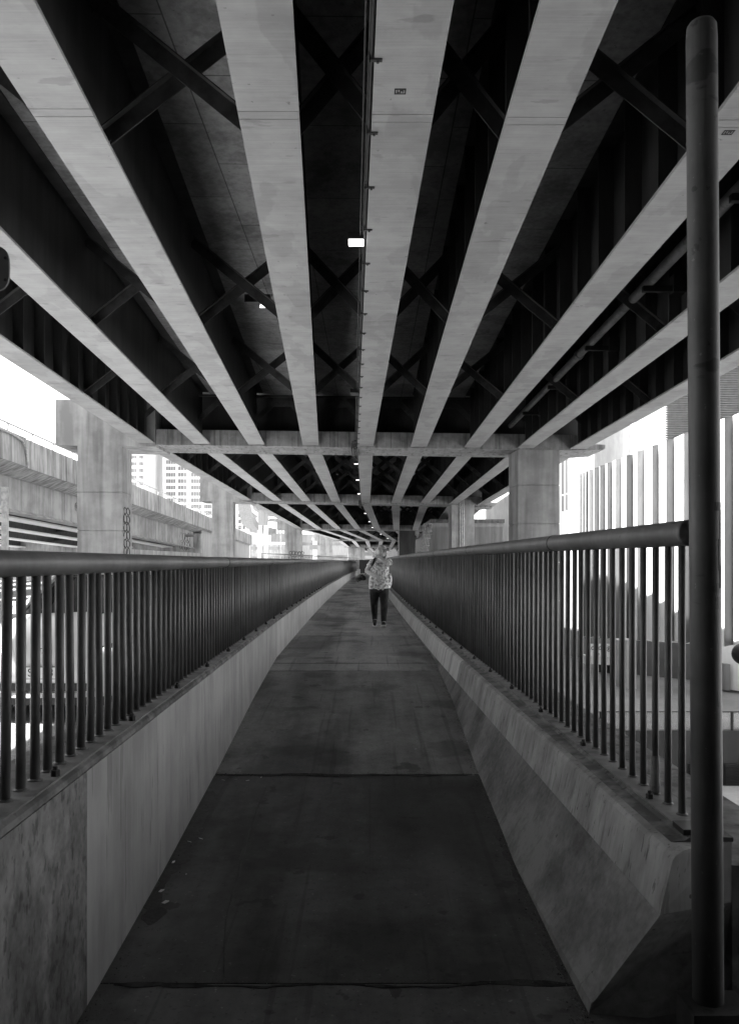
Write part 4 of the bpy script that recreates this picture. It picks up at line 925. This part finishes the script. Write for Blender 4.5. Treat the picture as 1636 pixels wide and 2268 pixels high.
for hx, kx, ax, dy, kz, az in ((785, 778, 785, .22, 1375, 1590), (930, 935, 922, -.16, 1378, 1600)):
    loft(bm, [(q(hx+(20 if hx < 800 else -20), 1090), .11, .13), (q(hx, 1160, dy*.05), .105, .125), (q((hx+kx)/2, 1270, dy*.25), .092, .10), (q(kx, kz, dy*.45), .078, .08), (q((kx+ax)/2, 1470, dy*.8), .070, .076), (q(ax, az-30, dy), .058, .064), (q(ax, az+10, dy), .055, .064), (q(ax, az+42, dy-.01), .052, .070)], 20)
    for k in range(3): loft(bm, [(q(kx-46, kz+12+k*34, dy*.5-.06), .008, .008), (q(kx, kz+20+k*34, dy*.5-.08), .010, .010), (q(kx+46, kz+8+k*34, dy*.5-.06), .008, .008)], 6)
loft(bm, [(q(857, 1060), .19, .14), (q(857, 1120), .20, .15), (q(857, 1180), .185, .145)], 24)
fuse('trousers', bm, 'jeans', per, .011, 3)
for ax, zz_, dy, tilt in ((785, 1648, .24, .5), (920, 1668, -.17, -.25)):
    c = q(ax, zz_, dy); bm = BM(); dz = GZ-c.z
    heel = c+Vector((0, .07, -.02)); toe = c+Vector((.0, -.17, -.045))
    if tilt > 0: heel.z = GZ+.125; toe.z = GZ+.045
    else: heel.z = GZ+.045; toe.z = GZ+.085
    ank = Vector((c.x, c.y+.03, max(heel.z, toe.z)+.09))
    loft(bm, [(heel+Vector((0, .035, .01)), .03, .035), (heel, .040, .045), (heel.lerp(toe, .5)+Vector((0, 0, .012)), .046, .045), (heel.lerp(toe, .85), .050, .036), (toe+Vector((0, -.03, 0)), .03, .022)])
    loft(bm, [(heel.lerp(toe, .25)+Vector((0, 0, .01)), .042, .055), (ank, .042, .05)])
    s_ = fuse('shoe', bm, 'shoe', per, .008, 3)
    bm = BM(); rows = []
    for f_, wd in ((-.14, .030), (0, .043), (.5, .044), (.85, .052), (1.06, .040), (1.14, .018)):
        p = heel.lerp(toe, f_)+Vector((0, 0, -.043)); rows.append([p+Vector((-wd, 0, 0)), p+Vector((wd, 0, 0)), p+Vector((wd, 0, .022)), p+Vector((-wd, 0, .022))])
    sweep(bm, rows); obj('sole', bm, 'numplate', s_)
# hair, cap
bm = BM(); rnd = random.Random(4)
for k in range(34):
    a = R(-30+k*(300/33)); dx = math.cos(a); dyy = math.sin(a)
    if dyy < -.55 and .0 < dx < .75: ln = .05
    else: ln = rnd.uniform(.16, .24)
    c = q(902, 535, -.03)+Vector((dx*.080, dyy*.095, 0))
    loft(bm, [(c+Vector((0, 0, .03)), .018, .016), (c+Vector((dx*.012, dyy*.012, -.05)), .020, .017), (c+Vector((dx*.022+rnd.uniform(-.02, .015)-.01, dyy*.02, -ln*.8)), .016, .014), (c+Vector((dx*.03+rnd.uniform(-.03, .02)-.02, dyy*.03, -ln)), .005, .005)], 8)
for k in range(7):
    c = q(870+k*14, 545, -.13); loft(bm, [(c, .008, .008), (c+Vector((rnd.uniform(-.01, .02), -.012, -.05)), .007, .007), (c+Vector((rnd.uniform(-.03, .03), -.01, -.10)), .004, .004)], 6)
fuse('hair', bm, 'hair', per, .0075, 2)
bm = BM(); rows = []
cc = q(897, 512, -.025)
for i in range(7):
    e = R(90*i/6); rows.append([cc+Vector((.098*math.cos(e)*math.cos(2*math.pi*k/20), .112*math.cos(e)*math.sin(2*math.pi*k/20), .095*math.sin(e))) for k in range(20)] if i < 6 else [cc+Vector((.006*math.cos(2*math.pi*k/20), .006*math.sin(2*math.pi*k/20), .097)) for k in range(20)])
sweep(bm, rows); cp = obj('cap', bm, 'cap_cloth', per, True)
bm = BM(); rows = []
d = Vector((.62, -.78, 0)); nn = Vector((.78, .62, 0))
for f_, wd, dz in ((.05, .088, .010), (.12, .092, .006), (.185, .080, -.008), (.228, .045, -.022)):
    rows.append([cc+d*f_-nn*wd+Vector((0, 0, dz-.015)), cc+d*(f_+.012)+Vector((0, 0, dz+.006)), cc+d*f_+nn*wd+Vector((0, 0, dz-.015)), cc+d*f_+nn*wd+Vector((0, 0, dz-.010)), cc+d*(f_+.012)+Vector((0, 0, dz+.012)), cc+d*f_-nn*wd+Vector((0, 0, dz-.010))])
sweep(bm, rows); obj('peak', bm, 'cap_cloth', cp)
# camera on its strap, swinging behind the elbow
M['cambody'] = mat('black camera body', .012, .03, [((1, 1, 1), 40, 3, 1)], rough=.45)
cm = thing('camera', 'black camera with a long lens swinging on a strap beside the person\'s elbow', 'camera', tuple(q(560, 985, .12)))
c0 = q(592, 962, .12); ax_ = (q(485, 1012, .05)-c0).normalized()
up_ = Vector((0, 0, 1)); si = ax_.cross(up_).normalized(); u_ = si.cross(ax_)
def cbox(bm, o, a0, a1, s0, s1, u0, u1):
    hexa(bm, [o+ax_*a+si*b+u_*c for c in (u0, u1) for a, b in ((a0, s0), (a1, s0), (a1, s1), (a0, s1))])
bm = BM(); cbox(bm, c0, -.035, .03, -.07, .07, -.045, .045); cbox(bm, c0, -.025, .03, -.03, .03, .046, .07); cbox(bm, c0, -.03, .045, .045, .072, -.045, .04); obj('camera_body', bm, 'cambody', cm)
bm = BM(); tube(bm, [c0+ax_*.031, c0+ax_*.06, c0+ax_*.062, c0+ax_*.11, c0+ax_*.112, c0+ax_*.135], [.034, .034, .037, .037, .034, .046], 18); obj('lens', bm, 'cambody', cm)
bm = BM(); pts = [q(612, 935, .12), q(650, 885, .10), q(700, 850, .12), q(742, 800, -.06), q(758, 740, -.09), q(780, 660, -.09), q(800, 630, -.05), q(812, 655, .09)]
rows = []
for i, p in enumerate(pts):
    wd = .012 if i < 2 else .028; rows.append([p+Vector((-wd, 0, -wd*.4)), p+Vector((wd, 0, wd*.4)), p+Vector((wd, .006, wd*.4)), p+Vector((-wd, .006, -wd*.4))])
sweep(bm, rows); obj('strap', bm, 'black', cm)

bm = BM(); box(bm, -2.6, 2.6, 96, 96.4, -.3, 2.05); tag(obj('shade_panel', bm, 'dark'), 'added dark panel standing for shade at the far footway bend behind the person', 'wall')  # dark panel added where the left wall falls into shade
# ------------------------------------------------------------------ litter and dirt on the footway
rnd = random.Random(11)
for i, (px, py) in enumerate([(445, 1859), (420, 1866), (384, 1911), (412, 1938), (357, 1975), (366, 2000), (522, 1727), (548, 1730), (578, 1723), (495, 1729), (1036, 1643), (920, 1660)]):
    c = on_floor(px, py)+Vector((0, 0, .004)); a = rnd.uniform(0, 6); s_ = rnd.uniform(.010, .018); bm = BM()
    e1 = Vector((math.cos(a), math.sin(a), .15))*s_; e2 = Vector((-math.sin(a), math.cos(a), .3))*s_*rnd.uniform(.3, .7); t_ = Vector((0, 0, .0015))
    ring = [c-e1, c-e1*.2-e2*.9, c+e1*.9-e2*.3, c+e1*1.1+e2*.2, c+e1*.1+e2]
    sweep(bm, [ring, [p+t_ for p in ring]])
    near = 'wall' if i < 6 else 'joint' if i < 10 else 'barrier'
    tag(obj('paper_scrap', bm, 'numplate'), {'wall': 'tiny white paper scrap lying on the footway near the stained left wall', 'joint': 'tiny white paper scrap lying in the floor joint by the left wall', 'barrier': 'tiny white scrap on the footway near the right barrier toe'}[near], 'litter', {'wall': 'paper scraps by the stained wall', 'joint': 'paper scraps in the floor joint', 'barrier': 'scraps by the barrier toe'}[near])
bm = BM()
def crumb(c, s_):
    v = [bm.verts.new(c+Vector((rnd.uniform(-1, 1), rnd.uniform(-1, 1), rnd.uniform(-.2, .9)))*s_) for _ in range(4)]
    for f in ((0, 1, 2), (0, 3, 1), (1, 3, 2), (0, 2, 3)): bm.faces.new([v[k] for k in f])
for _ in range(2600):
    y = 3.0+12*rnd.random()**1.7; x = sh(y)+.846-abs(rnd.gauss(0, .035)); x = x if fz(y) < .03 else x+fz(y)*.45
    crumb(Vector((x, y, fz(y)+.001)), rnd.uniform(.002, .007))
for _ in range(900):
    y = 3.0+12*rnd.random()**1.7; x = sh(y)-1.105+abs(rnd.gauss(0, .05)); crumb(Vector((x, y, fz(y)+.001)), rnd.uniform(.002, .005))
for _ in range(700):
    x = -1.1+1.95*rnd.random()**1.6; y = 6.05+rnd.gauss(0, .022)+.02*math.sin(x*3); crumb(Vector((x+sh(y), y, fz(y)+.001)), rnd.uniform(.002, .006))
for _ in range(260):
    y = 3+3*rnd.random(); crumb(Vector((sh(y)+1.20+rnd.gauss(0, .015), y, .714)), rnd.uniform(.002, .006))
M['dirt'] = mat('leaf and grit dirt', .03, .22, [((1, 1, 1), 60, 2, 1)], rough=1, lim=(.4, .6))
for _ in range(420):
    x = rnd.uniform(-1.1, .85); y = 3.3+rnd.gauss(0, .02); crumb(Vector((x+sh(y), y, fz(y)+.001)), rnd.uniform(.0015, .004))
for _ in range(500):
    y = 3.0+9*rnd.random(); crumb(Vector((sh(y)+rnd.uniform(-1.1, .8), y, fz(y)+.001)), rnd.uniform(.001, .003))
o = obj('dirt', bm, 'dirt'); tag(o, 'dark grit and leaf crumbs gathered along the footway edges', 'dirt', kind='stuff')
